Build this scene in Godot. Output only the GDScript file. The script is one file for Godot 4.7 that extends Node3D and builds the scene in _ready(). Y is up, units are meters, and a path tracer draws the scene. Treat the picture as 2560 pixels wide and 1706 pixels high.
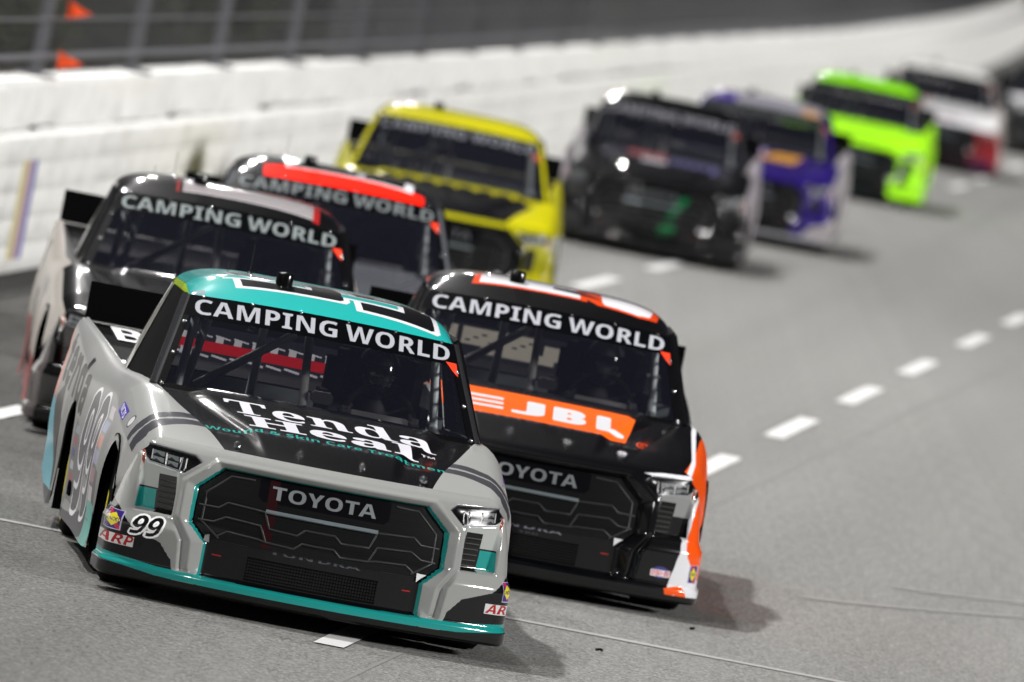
extends Node3D

# ---------------------------------------------------------------- small helpers
var taken := {}
var text_cache := {}
var mesh_cache := {}
var BOLD := font_of("Droid Sans", 800)
var SERIF := font_of("Droid Serif", 800)

func font_of(n: String, weight: int) -> SystemFont:
	var f := SystemFont.new()
	f.font_names = PackedStringArray([n])
	f.font_weight = weight
	return f

func numbered(called: String) -> String:
	var n: int = taken.get(called, -1) + 1
	taken[called] = n
	return called if n == 0 else "%s_%03d" % [called, n]

func thing(called: String, label: String, category: String, at := Vector3.ZERO, turn := 0.0, group := "") -> Node3D:
	var o := Node3D.new()
	o.name = numbered(called)
	add_child(o)
	o.position = at
	o.rotation.y = turn
	o.set_meta("label", label)
	o.set_meta("category", category)
	if group: o.set_meta("group", group)
	return o

func part(called: String, mesh: Mesh, m: Material, parent: Node = self, at := Transform3D()) -> MeshInstance3D:
	var o := MeshInstance3D.new()
	o.mesh = mesh
	o.material_override = m
	o.transform = at
	o.name = called
	parent.add_child(o, true)
	return o

func struct_(called: String, mesh: Mesh, m: Material) -> MeshInstance3D:
	var o := part(called, mesh, m)
	o.set_meta("kind", "structure")
	return o

func mat(c: Color, rough := 0.6, metal := 0.0, coat := 0.0) -> StandardMaterial3D:
	var m := StandardMaterial3D.new()
	m.albedo_color = c
	m.roughness = rough
	m.metallic = metal
	if coat > 0.0: m.metallic_specular = 0.10
	if coat > 0.0:
		m.clearcoat_enabled = true
		m.clearcoat = coat
		m.clearcoat_roughness = 0.09
	return m

func paint(c: Color) -> StandardMaterial3D:
	return mat(c, 0.45, 0.0, 1.0)

func lin(r: float, g: float, b: float) -> Color:
	return Color(r, g, b).linear_to_srgb()

func c8(r: int, g: int, b: int) -> Color:
	return Color(r / 255.0, g / 255.0, b / 255.0)

func tb(z: float, zs: Array, vs: Array) -> float:      # piecewise linear, zs rising
	if z <= zs[0]: return vs[0]
	for i in range(1, zs.size()):
		if z <= zs[i]:
			return lerpf(vs[i - 1], vs[i], (z - zs[i - 1]) / (zs[i] - zs[i - 1]))
	return vs[-1]

func tbs(z: float, zs: Array, vs: Array) -> float:     # the same, smooth (Catmull-Rom)
	if z <= zs[0]: return vs[0]
	for i in range(1, zs.size()):
		if z <= zs[i]:
			var h: float = zs[i] - zs[i - 1]
			var d: float = (vs[i] - vs[i - 1]) / h
			var m0: float = d if i < 2 else (vs[i] - vs[i - 2]) / (zs[i] - zs[i - 2])
			var m1: float = d if i + 1 >= zs.size() else (vs[i + 1] - vs[i - 1]) / (zs[i + 1] - zs[i - 1])
			var t: float = (z - zs[i - 1]) / h
			return hermite(vs[i - 1], vs[i], m0 * h, m1 * h, t)
	return vs[-1]

func hermite(a: float, b: float, ma: float, mb: float, t: float) -> float:
	var t2 := t * t
	var t3 := t2 * t
	return a * (2 * t3 - 3 * t2 + 1) + ma * (t3 - 2 * t2 + t) + b * (3 * t2 - 2 * t3) + mb * (t3 - t2)

func sst(a: float, b: float, x: float) -> float:
	return smoothstep(0.0, 1.0, clampf((x - a) / (b - a), 0.0, 1.0))

func sd(poly: PackedVector2Array, p: Vector2) -> float: # signed distance, negative inside
	var n := poly.size()
	var d := (p - poly[0]).length_squared()
	var s := 1.0
	var j := n - 1
	for i in n:
		var e := poly[j] - poly[i]
		var w := p - poly[i]
		var b := w - e * clampf(w.dot(e) / e.length_squared(), 0.0, 1.0)
		d = minf(d, b.length_squared())
		var c1 := p.y >= poly[i].y
		var c2 := p.y < poly[j].y
		var c3 := e.x * w.y > e.y * w.x
		if (c1 and c2 and c3) or (not c1 and not c2 and not c3): s = -s
		j = i
	return s * sqrt(d)

func both(half: Array) -> PackedVector2Array:            # closes a half outline (x >= 0, from the top centre down) by mirroring it
	var a := PackedVector2Array(half)
	for i in range(half.size() - 1, -1, -1):
		if half[i].x > 0.0001: a.append(Vector2(-half[i].x, half[i].y))
	return a

func V2(a: Array) -> PackedVector2Array:
	var o := PackedVector2Array()
	for i in range(0, a.size(), 2): o.append(Vector2(a[i], a[i + 1]))
	return o

func flipx(p: PackedVector2Array) -> PackedVector2Array:
	var o := PackedVector2Array()
	for q in p: o.append(Vector2(-q.x, q.y))
	return o

# rows of points, u to the right and v upwards as seen from outside
func grid(rows: Array, uvs: Array = [], flip := false) -> ArrayMesh:
	var st := SurfaceTool.new()
	st.begin(Mesh.PRIMITIVE_TRIANGLES)
	add_grid(st, rows, uvs, flip)
	st.generate_normals()
	return st.commit()

func add_grid(st: SurfaceTool, rows: Array, uvs: Array = [], flip := false) -> void:
	var nv := rows.size()
	var nu: int = rows[0].size()
	for j in nv - 1:
		for i in nu - 1:
			var q := [[j, i], [j + 1, i], [j + 1, i + 1], [j, i], [j + 1, i + 1], [j, i + 1]]
			if flip: q = [[j, i], [j + 1, i + 1], [j + 1, i], [j, i], [j, i + 1], [j + 1, i + 1]]
			for k in q:
				if uvs.size(): st.set_uv(uvs[k[0]][k[1]])
				st.add_vertex(rows[k[0]][k[1]])

func add_tube(st: SurfaceTool, pts: Array, r: float, sides := 8, caps := true) -> void:
	var rows := []
	var up := Vector3.UP
	for i in pts.size():
		var d: Vector3 = (pts[mini(i + 1, pts.size() - 1)] - pts[maxi(i - 1, 0)]).normalized()
		if absf(d.dot(up)) > 0.95: up = Vector3.RIGHT
		var a := d.cross(up).normalized()
		var b := d.cross(a)
		var ring := []
		for k in sides + 1:
			var t := TAU * k / sides
			ring.append(pts[i] + (a * cos(t) + b * sin(t)) * r)
		rows.append(ring)
	st.set_smooth_group(0)
	add_grid(st, rows)
	if caps:
		st.set_smooth_group(1)
		for e in [0, rows.size() - 1]:
			for k in sides:
				var tri := [pts[e], rows[e][k], rows[e][k + 1]]
				if e > 0: tri = [pts[e], rows[e][k + 1], rows[e][k]]
				for v in tri: st.add_vertex(v)
		st.set_smooth_group(0)

func tube(pts: Array, r: float, sides := 8) -> ArrayMesh:
	var st := SurfaceTool.new()
	st.begin(Mesh.PRIMITIVE_TRIANGLES)
	add_tube(st, pts, r, sides)
	st.generate_normals()
	return st.commit()

func add_box(st: SurfaceTool, c: Vector3, s: Vector3, b := Basis.IDENTITY) -> void:
	st.set_smooth_group(-1)
	var h := s / 2
	for f in [[Vector3(1, 0, 0), Vector3(0, 0, -1), Vector3(0, 1, 0)], [Vector3(-1, 0, 0), Vector3(0, 0, 1), Vector3(0, 1, 0)], [Vector3(0, 1, 0), Vector3(1, 0, 0), Vector3(0, 0, -1)], [Vector3(0, -1, 0), Vector3(1, 0, 0), Vector3(0, 0, 1)], [Vector3(0, 0, 1), Vector3(1, 0, 0), Vector3(0, 1, 0)], [Vector3(0, 0, -1), Vector3(-1, 0, 0), Vector3(0, 1, 0)]]:
		var n: Vector3 = f[0] * h
		var u: Vector3 = f[1] * h
		var v: Vector3 = f[2] * h
		for k in [n - u - v, n - u + v, n + u + v, n - u - v, n + u + v, n + u - v]:
			st.add_vertex(c + b * k)

func box(s: Vector3, bevel := 0.0) -> Mesh:
	var key := ["box", s, bevel]
	if mesh_cache.has(key): return mesh_cache[key]
	var st := SurfaceTool.new()
	st.begin(Mesh.PRIMITIVE_TRIANGLES)
	if bevel <= 0.0:
		add_box(st, Vector3.ZERO, s)
	else:                                               # two crossed prisms round the long edges: a chamfered box
		var h := s / 2
		var ring := [Vector2(h.x - bevel, -h.y), Vector2(h.x, -h.y + bevel), Vector2(h.x, h.y - bevel), Vector2(h.x - bevel, h.y), Vector2(-h.x + bevel, h.y), Vector2(-h.x, h.y - bevel), Vector2(-h.x, -h.y + bevel), Vector2(-h.x + bevel, -h.y)]
		st.set_smooth_group(-1)
		for i in 8:
			var a: Vector2 = ring[i]
			var b: Vector2 = ring[(i + 1) % 8]
			for v in [Vector3(a.x, a.y, h.z), Vector3(a.x, a.y, -h.z), Vector3(b.x, b.y, -h.z), Vector3(a.x, a.y, h.z), Vector3(b.x, b.y, -h.z), Vector3(b.x, b.y, h.z)]: st.add_vertex(Vector3(v.x, v.y, v.z))
			for e in [1.0, -1.0]:
				var t := [Vector3(0, 0, h.z * e), Vector3(b.x, b.y, h.z * e), Vector3(a.x, a.y, h.z * e)]
				if e < 0: t = [t[0], t[2], t[1]]
				for v in t: st.add_vertex(v)
	st.generate_normals()
	mesh_cache[key] = st.commit()
	return mesh_cache[key]

func lathe(profile: Array, sides := 20) -> ArrayMesh:    # (radius, height) pairs turned round y
	var rows := []
	for q in profile:
		var ring := []
		for k in sides + 1:
			var t := -TAU * k / sides
			ring.append(Vector3(cos(t) * q.x, q.y, sin(t) * q.x))
		rows.append(ring)
	return grid(rows)

# ---------------------------------------------------------------- printed vinyl: polygons and lettering drawn into an image, in metres
class Canvas:
	var im: Image
	var x0: float
	var y1: float
	var p: float
	var w: int
	var h: int
	func _init(ax: float, ay: float, bx: float, by: float, ppm: float, bg: Color) -> void:
		x0 = ax
		y1 = by
		p = ppm
		w = int((bx - ax) * ppm)
		h = int((by - ay) * ppm)
		im = Image.create_empty(w, h, false, Image.FORMAT_RGBA8)
		im.fill(bg)
	func uv(x: float, y: float) -> Vector2:
		return Vector2((x - x0) * p / w, (y1 - y) * p / h)
	func poly(pts: PackedVector2Array, col: Color) -> void:
		var q := PackedVector2Array()
		var lo := 1e9
		var hi := -1e9
		for v in pts:
			var a := Vector2((v.x - x0) * p, (y1 - v.y) * p)
			q.append(a)
			lo = minf(lo, a.y)
			hi = maxf(hi, a.y)
		var n := q.size()
		for row in range(maxi(0, int(floor(lo))), mini(h, int(ceil(hi)) + 1)):
			var y := row + 0.5
			var xs := []
			for i in n:
				var a := q[i]
				var b := q[(i + 1) % n]
				if (a.y <= y) != (b.y <= y): xs.append(a.x + (y - a.y) / (b.y - a.y) * (b.x - a.x))
			xs.sort()
			for k in range(0, xs.size() - 1, 2):
				var l := int(ceil(xs[k] - 0.5))
				var r := int(ceil(xs[k + 1] - 0.5))
				if r > l: im.fill_rect(Rect2i(l, row, r - l, 1), col)
	func rect(ax: float, ay: float, bx: float, by: float, col: Color) -> void:
		poly(PackedVector2Array([Vector2(ax, ay), Vector2(bx, ay), Vector2(bx, by), Vector2(ax, by)]), col)
	func line(pts: PackedVector2Array, width: float, col: Color) -> void:
		for i in pts.size() - 1:
			var d := (pts[i + 1] - pts[i]).normalized() * width / 2
			var n := Vector2(-d.y, d.x)
			poly(PackedVector2Array([pts[i] - d + n, pts[i + 1] + d + n, pts[i + 1] + d - n, pts[i] - d - n]), col)
	func ring(c: Vector2, rx: float, ry: float, col: Color) -> void:
		var a := PackedVector2Array()
		for k in 28: a.append(c + Vector2(cos(TAU * k / 28) * rx, sin(TAU * k / 28) * ry))
		poly(a, col)
	func glyphs(t: Array, bl: Vector2, br: Vector2, tr: Vector2, tl: Vector2, col: Color) -> void:
		for k in range(0, t.size(), 3):
			var a := PackedVector2Array()
			for i in 3:
				var u: Vector2 = t[k + i]
				a.append(bl.lerp(br, u.x).lerp(tl.lerp(tr, u.x), u.y))
			poly(a, col)

func letters(s: String, f: Font) -> Array:               # triangles of a text, scaled into the unit square
	var key := [s, f]
	if text_cache.has(key): return text_cache[key]
	var m := TextMesh.new()
	m.text = s
	m.font = f
	m.font_size = 96
	m.pixel_size = 0.01
	m.depth = 0.0
	m.curve_step = 1.5
	var a := m.get_mesh_arrays()
	var v: PackedVector3Array = a[Mesh.ARRAY_VERTEX]
	var idx: PackedInt32Array = a[Mesh.ARRAY_INDEX] if a[Mesh.ARRAY_INDEX] != null else PackedInt32Array(range(v.size()))
	var lo := Vector2(1e9, 1e9)
	var hi := -lo
	for i in idx:
		lo = lo.min(Vector2(v[i].x, v[i].y))
		hi = hi.max(Vector2(v[i].x, v[i].y))
	var out := []
	for i in idx: out.append((Vector2(v[i].x, v[i].y) - lo) / (hi - lo))
	text_cache[key] = out
	return out

func write(c: Canvas, s: String, box4: Array, col: Color, f: Font = BOLD, outline := 0.0, out_col := Color.WHITE) -> void:
	var q := V2(box4)
	if box4.size() == 4: q = V2([box4[0], box4[1], box4[2], box4[1], box4[2], box4[3], box4[0], box4[3]])
	var t := letters(s, f)
	if outline > 0.0:
		for k in 12:
			var o := Vector2(cos(TAU * k / 12), sin(TAU * k / 12)) * outline
			c.glyphs(t, q[0] + o, q[1] + o, q[2] + o, q[3] + o, out_col)
	c.glyphs(t, q[0], q[1], q[2], q[3], col)

func printed(c: Canvas, rough := 0.45, coat := 1.0) -> StandardMaterial3D:
	var m := mat(Color.WHITE, rough, 0.0, coat)
	m.albedo_texture = ImageTexture.create_from_image(c.im)
	m.texture_repeat = false
	return m

# ---------------------------------------------------------------- the shape of a race truck: x to the picture's right, y up, z forward, nose at 0
var PX := PackedFloat32Array()                            # plan of the nose: x, z and heading along it
var PZ := PackedFloat32Array()
var PA := PackedFloat32Array()
var GRILLE: PackedVector2Array
var BEZEL_IN: PackedVector2Array
var BEZEL_MID: PackedVector2Array
var BEZEL_OUT: PackedVector2Array
var HEAD: PackedVector2Array
var POCKET: PackedVector2Array
const DS := 0.005

func plan_init() -> void:
	var x := 0.0
	var z := 0.0
	var s := 0.0
	var turn_from := -1.0
	var a0 := 0.0
	while z > -0.60 and s < 2.0:
		var a := atan(0.62 * x)
		if x > 0.87:
			if turn_from < 0.0:
				turn_from = s
				a0 = a
			a = lerpf(a0, deg_to_rad(87.0), sst(0.0, 0.2, s - turn_from))
		PX.append(x)
		PZ.append(z)
		PA.append(a)
		x += cos(a) * DS
		z -= sin(a) * DS
		s += DS
	BEZEL_IN = both([Vector2(0.515, 0.703), Vector2(0.637, 0.592), Vector2(0.640, 0.412), Vector2(0.55, 0.327), Vector2(0.55, 0.160)])
	GRILLE = both([Vector2(0.508, 0.695), Vector2(0.622, 0.588), Vector2(0.625, 0.416), Vector2(0.53, 0.352)])
	BEZEL_MID = both([Vector2(0.534, 0.728), Vector2(0.674, 0.606), Vector2(0.676, 0.428), Vector2(0.606, 0.325), Vector2(0.596, 0.176)])
	BEZEL_OUT = both([Vector2(0.550, 0.748), Vector2(0.71, 0.612), Vector2(0.712, 0.432), Vector2(0.646, 0.323), Vector2(0.632, 0.176)])
	HEAD = V2([0.622, 0.705, 0.655, 0.730, 0.72, 0.734, 0.86, 0.742, 0.936, 0.748, 0.946, 0.730, 0.90, 0.685, 0.872, 0.660, 0.697, 0.640])
	POCKET = V2([0.722, 0.66, 0.90, 0.67, 0.895, 0.43, 0.728, 0.425])

func lean(y: float) -> float:
	var s := 0.0
	for d in [-0.018, 0.0, 0.018]: s += tb(y + d, [0.0, 0.42, 0.55, 0.70, 0.76, 0.79, 0.82], [0.0, 0.0, 0.02, 0.06, 0.10, 0.16, 0.30])
	return s / 3.0

func relief(x: float, y: float) -> float:
	x = absf(x)
	var p := Vector2(x, y)
	var r := 0.0
	if x < 0.80:
		var dm := sd(BEZEL_MID, p)
		var dg := sd(BEZEL_IN, p)
		var dout := sd(BEZEL_OUT, p)
		if dg < 0.0:
			r = -0.018 - 0.030 * sst(0.0, 0.010, -dg)
		elif dm < 0.0:
			r = 0.016 - 0.034 * clampf(-dm / maxf(-dm + dg, 0.001), 0.0, 1.0)
		else:
			r = 0.016 * (1.0 - sst(0.0, 1.0, dm / maxf(dm - dout, 0.001)) if dout < 0.0 else 0.0)
		if dout > 0.0 and y < 0.45: r += 0.030 * sst(0.43, 0.345, y) * sst(0.0, 0.012, dout)
	elif y < 0.45:
		r += 0.030 * sst(0.43, 0.345, y)
	if x > 0.66 and y > 0.40 and y < 0.70:
		r -= (0.052 - 0.9 * lean(y)) * sst(0.012, -0.012, sd(POCKET, p))
	if x > 0.60 and y > 0.62:
		r -= 0.016 * sst(0.006, -0.008, sd(HEAD, p))
	r += 0.016 * sst(0.175, 0.150, y)
	return r

func fascia(s: float, y: float) -> Vector3:               # s along the plan, s < 0 on the picture's left
	var i := clampf(absf(s) / DS, 0.0, PX.size() - 1.001)
	var k := int(i)
	var f := i - k
	var a := lerpf(PA[k], PA[k + 1], f)
	var l := lean(y)
	var x := lerpf(PX[k], PX[k + 1], f) - sin(a) * l
	var z := lerpf(PZ[k], PZ[k + 1], f) - cos(a) * l
	var r := relief(x, y)
	x += sin(a) * r
	z += cos(a) * r
	return Vector3(x if s >= 0 else -x, y, z)

func fascia_x(x: float, y: float, off := 0.0) -> Vector3:  # by its x seen from the front
	var ax := absf(x)
	var k := 0
	var l := lean(y)
	while k < PX.size() - 2 and PX[k] - sin(PA[k]) * l < ax: k += 1
	var kk := maxi(k - 1, 0)
	var xa := PX[kk] - sin(PA[kk]) * l
	var xb := PX[k] - sin(PA[k]) * l
	var f := 0.0 if k == kk else clampf((ax - xa) / maxf(xb - xa, 1e-6), 0.0, 1.0)
	var v := fascia((kk + f) * DS, y)
	v.x += sin(PA[k]) * off
	v.z += cos(PA[k]) * off
	if x < 0: v.x = -v.x
	return v

func y_top(k: int) -> float:
	return lerpf(0.785, 0.49, sst(0.88, 0.985, PX[k]) * sst(PX.size() - 70.0, PX.size() - 1.0, k))

func y_mid(z: float) -> float:
	return tbs(z, [-5.25, -4.2, -3.2, -2.0, -1.4, -1.0, -0.6, -0.3], [1.062, 1.01, 0.945, 0.972, 0.975, 0.914, 0.852, 0.800])

func half_hood(z: float) -> float:
	return tbs(z, [-5.25, -4.2, -3.2, -1.6, -1.4, -1.0, -0.6, -0.24], [0.905, 0.87, 0.825, 0.815, 0.80, 0.70, 0.592, 0.515])

func y_arch(z: float) -> float:
	for w in [-0.955, -3.80]:
		if absf(z - w) < 0.365: return maxf(0.33 + sqrt(maxf(0.365 * 0.365 - (z - w) * (z - w), 0.0)), 0.12)
	return 0.12 if z > -4.2 else lerpf(0.12, 0.24, (-4.2 - z) / 1.05)

func sect(q: float, z: float) -> Vector3:                 # half cross-section: 0 centre, .45 hood edge, .6 crown, .85 shoulder, 1 bottom
	var xh := half_hood(z)
	var yc := y_mid(z)
	var xs := tbs(z, [-5.25, -4.4, -2.5, -1.2, -0.6], [0.975, 0.990, 0.992, 0.990, 0.978])
	var xf := maxf(0.80, xh + 0.02)
	var rr := tbs(z, [-5.25, -4.0, -3.2, -1.4, -0.6], [0.17, 0.18, 0.19, 0.22, 0.24])
	if q <= 0.45:
		var t := q / 0.45
		var dome := 0.022 * sst(1.0, 0.84, t * xh / lerpf(0.32, 0.66, clampf((-0.39 - z) / 0.83, 0.0, 1.0)))
		return Vector3(xh * t, yc + 0.012 * (1.0 - t * t) + dome, z)
	if q <= 0.6:
		var t := (q - 0.45) / 0.15
		return Vector3(lerpf(xh, xf, t), yc + 0.006 * sin(t * PI), z)
	if q <= 0.85:
		var t := (q - 0.6) / 0.25 * PI / 2
		return Vector3(xf + (xs - xf) * sin(t), yc - rr * (1.0 - cos(t)), z)
	var y := lerpf(yc - rr, y_arch(z), (q - 0.85) / 0.15)
	var out := 0.016 * sin(clampf((yc - rr - y) / 0.5, 0.0, 1.0) * PI)
	var flare := 0.012 * sst(0.20, 0.12, y)
	flare += 0.024 * sst(-1.30, -1.40, z) * sst(-2.7, -1.40, z) * sst(0.86, 0.60, y)      # panels stand out behind each wheel
	flare += 0.026 * sst(-4.14, -4.22, z) * sst(0.95, 0.45, y)
	return Vector3(xs + out + flare, y, z)

func skin_rows(q0: float, q1: float, nq: int) -> Array:   # from the nose's top edge back to the tail, x > 0
	var rows := []
	var nk := PX.size()
	var q_of := func(k: int) -> float:                      # the plan points that stand for each q
		return 0.0
	var first := []
	for i in nq + 1:
		var q := lerpf(q0, q1, float(i) / nq)
		var x := 0.0
		var k := 0
		if q <= 0.6:
			x = 0.515 * q / 0.45 if q <= 0.45 else lerpf(0.515, 0.80, (q - 0.45) / 0.15)
			while k < nk - 2 and PX[k] - sin(PA[k]) * lean(0.785) < x: k += 1
		else:
			var k6 := 0
			while k6 < nk - 2 and PX[k6] - sin(PA[k6]) * lean(0.785) < 0.80: k6 += 1
			k = int(lerpf(k6, nk - 2, pow((q - 0.6) / 0.4, 0.8)))
		first.append(fascia(k * DS, y_top(k)))
	for t in [0.0, 0.12, 0.25, 0.4, 0.55, 0.7, 0.85, 1.0]:
		var row := []
		for i in nq + 1:
			var q := lerpf(q0, q1, float(i) / nq)
			var s := sect(q, -0.62)
			var a: Vector3 = first[i]
			var v: Vector3 = a.lerp(s, t)
			v.y = lerpf(a.y, s.y, sin(t * PI / 2) * 0.35 + t * 0.65)
			row.append(v)
		rows.append(row)
	return rows

func hood_mesh(c: Canvas) -> Mesh:
	if mesh_cache.has("hood"): return mesh_cache["hood"]
	var rows := []
	var uvs := []
	var all := skin_rows(0.0, 0.45, 60)
	for k in 20: all.append(range(61).map(func(i): return sect(0.45 * i / 60.0, -0.62 - 0.82 * (k + 1) / 20.0)))
	for r in all:
		var full := []
		var u := []
		for i in range(60, 0, -1): full.append(Vector3(-r[i].x, r[i].y, r[i].z))
		for i in 61: full.append(r[i])
		for v in full: u.append(c.uv(v.x, -v.z))
		rows.append(full)
		uvs.append(u)
	mesh_cache["hood"] = grid(rows, uvs)
	return mesh_cache["hood"]

func side_mesh(sx: float, c: Canvas) -> Mesh:
	var key := "side%d" % int(sx)
	if mesh_cache.has(key): return mesh_cache[key]
	var qs := []
	for i in 5: qs.append(0.45 + 0.15 * i / 4.0)
	for i in 8: qs.append(0.6 + 0.25 * (i + 1) / 8.0)
	for i in 12: qs.append(0.85 + 0.15 * (i + 1) / 12.0)
	var rows := []
	var uvs := []
	var nose := skin_rows(0.45, 1.0, 44)
	for r in nose:
		var row := []
		for q in qs:
			var f: float = (q - 0.45) / 0.55 * 44.0
			var k := mini(int(f), 43)
			row.append(r[k].lerp(r[k + 1], f - k))
		rows.append(row)
	var zs := []
	var z := -0.62
	while z > -5.22:
		var step := 0.06
		for w in [-0.955, -3.80]:
			if absf(absf(z - w) - 0.365) < 0.05: step = 0.008
			elif absf(z - w) < 0.40: step = 0.025
		z -= step
		zs.append(maxf(z, -5.22))
	for zz in zs:
		var row := []
		for q in qs: row.append(sect(q, zz))
		rows.append(row)
	for r in rows:
		var u := []
		for i in r.size():
			var v: Vector3 = r[i]
			u.append(c.uv(v.z, -(v.x + y_mid(minf(v.z, -0.3)) - v.y)))
			if sx < 0: r[i] = Vector3(-v.x, v.y, v.z)
		uvs.append(u)
	mesh_cache[key] = grid(rows, uvs, sx < 0)
	return mesh_cache[key]

func screen(u: float, v: float, off := 0.0) -> Vector3:   # windshield: u -1..1 across, v 0..1 upwards
	var x := lerpf(0.807, 0.675, v) * u
	var y := lerpf(0.978, 1.42, v) + 0.022 * (1.0 - u * u) * v
	var z := lerpf(-1.40, -2.02, v) + 0.12 * (1.0 - u * u)
	var n := Vector3(u * 0.25, 0.78, 0.55).normalized()
	return Vector3(x, y, z) + n * off

func screen_grid(u0: float, u1: float, v0: float, v1: float, nu: int, nv: int, off: float, c: Canvas = null) -> Mesh:
	var rows := []
	var uvs := []
	for j in nv + 1:
		var row := []
		var uu := []
		for i in nu + 1:
			var u := lerpf(u0, u1, float(i) / nu)
			var v := lerpf(v0, v1, float(j) / nv)
			var p := screen(u, v, off)
			row.append(p)
			if c: uu.append(c.uv(p.x, lerpf(0.978, 1.42, v)))
		rows.append(row)
		if c: uvs.append(uu)
	return grid(rows, uvs)

func roof_point(u: float, t: float) -> Vector3:           # t 0 front edge .. 1 rear edge of the cab roof
	var f := screen(u, 1.0)
	var z1 := -3.02
	var w := tb(t, [0.0, 0.4, 1.0], [0.675, 0.692, 0.690])
	var e := sin(PI / 2 * minf(t / 0.42, 1.0)) - 0.07 * sst(0.5, 1.0, t)
	var crown := 0.138 * pow(maxf(1.0 - pow(absf(u), 4.6), 0.0), 0.52)
	return Vector3(u * w, lerpf(f.y, 1.415, e) + crown * e, lerpf(f.z, z1, t) if t < 1.0 else z1)

func roof_mesh(c: Canvas) -> Mesh:
	if mesh_cache.has("roof"): return mesh_cache["roof"]
	var rows := []
	var uvs := []
	for j in 29:
		var t := pow(j / 28.0, 1.3)
		var row := []
		var uu := []
		for i in 49:
			var a := -1.0 + i / 24.0
			var u := signf(a) * (1.0 - pow(1.0 - absf(a), 1.6))
			var p := roof_point(u, t)
			row.append(p)
			uu.append(c.uv(p.x, -p.z))
		rows.append(row)
		uvs.append(uu)
	mesh_cache["roof"] = grid(rows, uvs)
	return mesh_cache["roof"]

# a piece of the nose's surface, cut to an outline and laid a little proud of it
func nose_patch(key: String, poly: PackedVector2Array, off: float, c: Canvas, cell := 0.03) -> Mesh:
	if mesh_cache.has(key): return mesh_cache[key]
	var st := SurfaceTool.new()
	st.begin(Mesh.PRIMITIVE_TRIANGLES)
	var lo := Vector2(9, 9)
	var hi := Vector2(-9, -9)
	for v in poly:
		lo = lo.min(v)
		hi = hi.max(v)
	var nx := int(ceil((hi.x - lo.x) / cell))
	var ny := int(ceil((hi.y - lo.y) / cell))
	for j in ny:
		for i in nx:
			var a := lo + Vector2(i, j) * cell
			var sq := PackedVector2Array([a, a + Vector2(cell, 0), a + Vector2(cell, cell), a + Vector2(0, cell)])
			for piece in Geometry2D.intersect_polygons(poly, sq):
				var t := Geometry2D.triangulate_polygon(piece)
				for k in range(0, t.size(), 3):
					var tri := [piece[t[k]], piece[t[k + 1]], piece[t[k + 2]]]
					if (tri[1] - tri[0]).cross(tri[2] - tri[0]) > 0: tri = [tri[0], tri[2], tri[1]]
					for v in tri:
						st.set_uv(c.uv(v.x, v.y))
						st.add_vertex(fascia_x(v.x, v.y, off))
	st.generate_normals()
	mesh_cache[key] = st.commit()
	return mesh_cache[key]

func fascia_mesh(c: Canvas) -> Mesh:
	if mesh_cache.has("fascia"): return mesh_cache["fascia"]
	var nk := PX.size()
	var cols := []
	var k := 0.0
	while k < nk - 2:
		cols.append(k)
		k += 1.3
	cols.append(nk - 2.0)
	var ny := 110
	var rows := []
	var uvs := []
	for j in ny + 1:
		var row := []
		var u := []
		var left := []
		var lu := []
		for kk in cols:
			var y := lerpf(0.095, y_top(int(kk)), float(j) / ny)
			var v := fascia(kk * DS, y)
			var i := int(kk)
			row.append(v)
			var xv := PX[i] - sin(PA[i]) * lean(y)
			if i > nk - 40: xv += 0.03 * (i - nk + 40) / 40.0
			u.append(c.uv(xv, y))
			left.push_front(Vector3(-v.x, v.y, v.z))
			lu.push_front(c.uv(-xv, y))
		left.pop_back()
		lu.pop_back()
		rows.append(left + row)
		uvs.append(lu + u)
	mesh_cache["fascia"] = grid(rows, uvs)
	return mesh_cache["fascia"]

# ---------------------------------------------------------------- what is printed on the trucks
const BLACK := Color(0.055, 0.057, 0.066)
const INK := Color(0.03, 0.03, 0.035)
const SNOW := Color(0.88, 0.88, 0.9)

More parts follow.
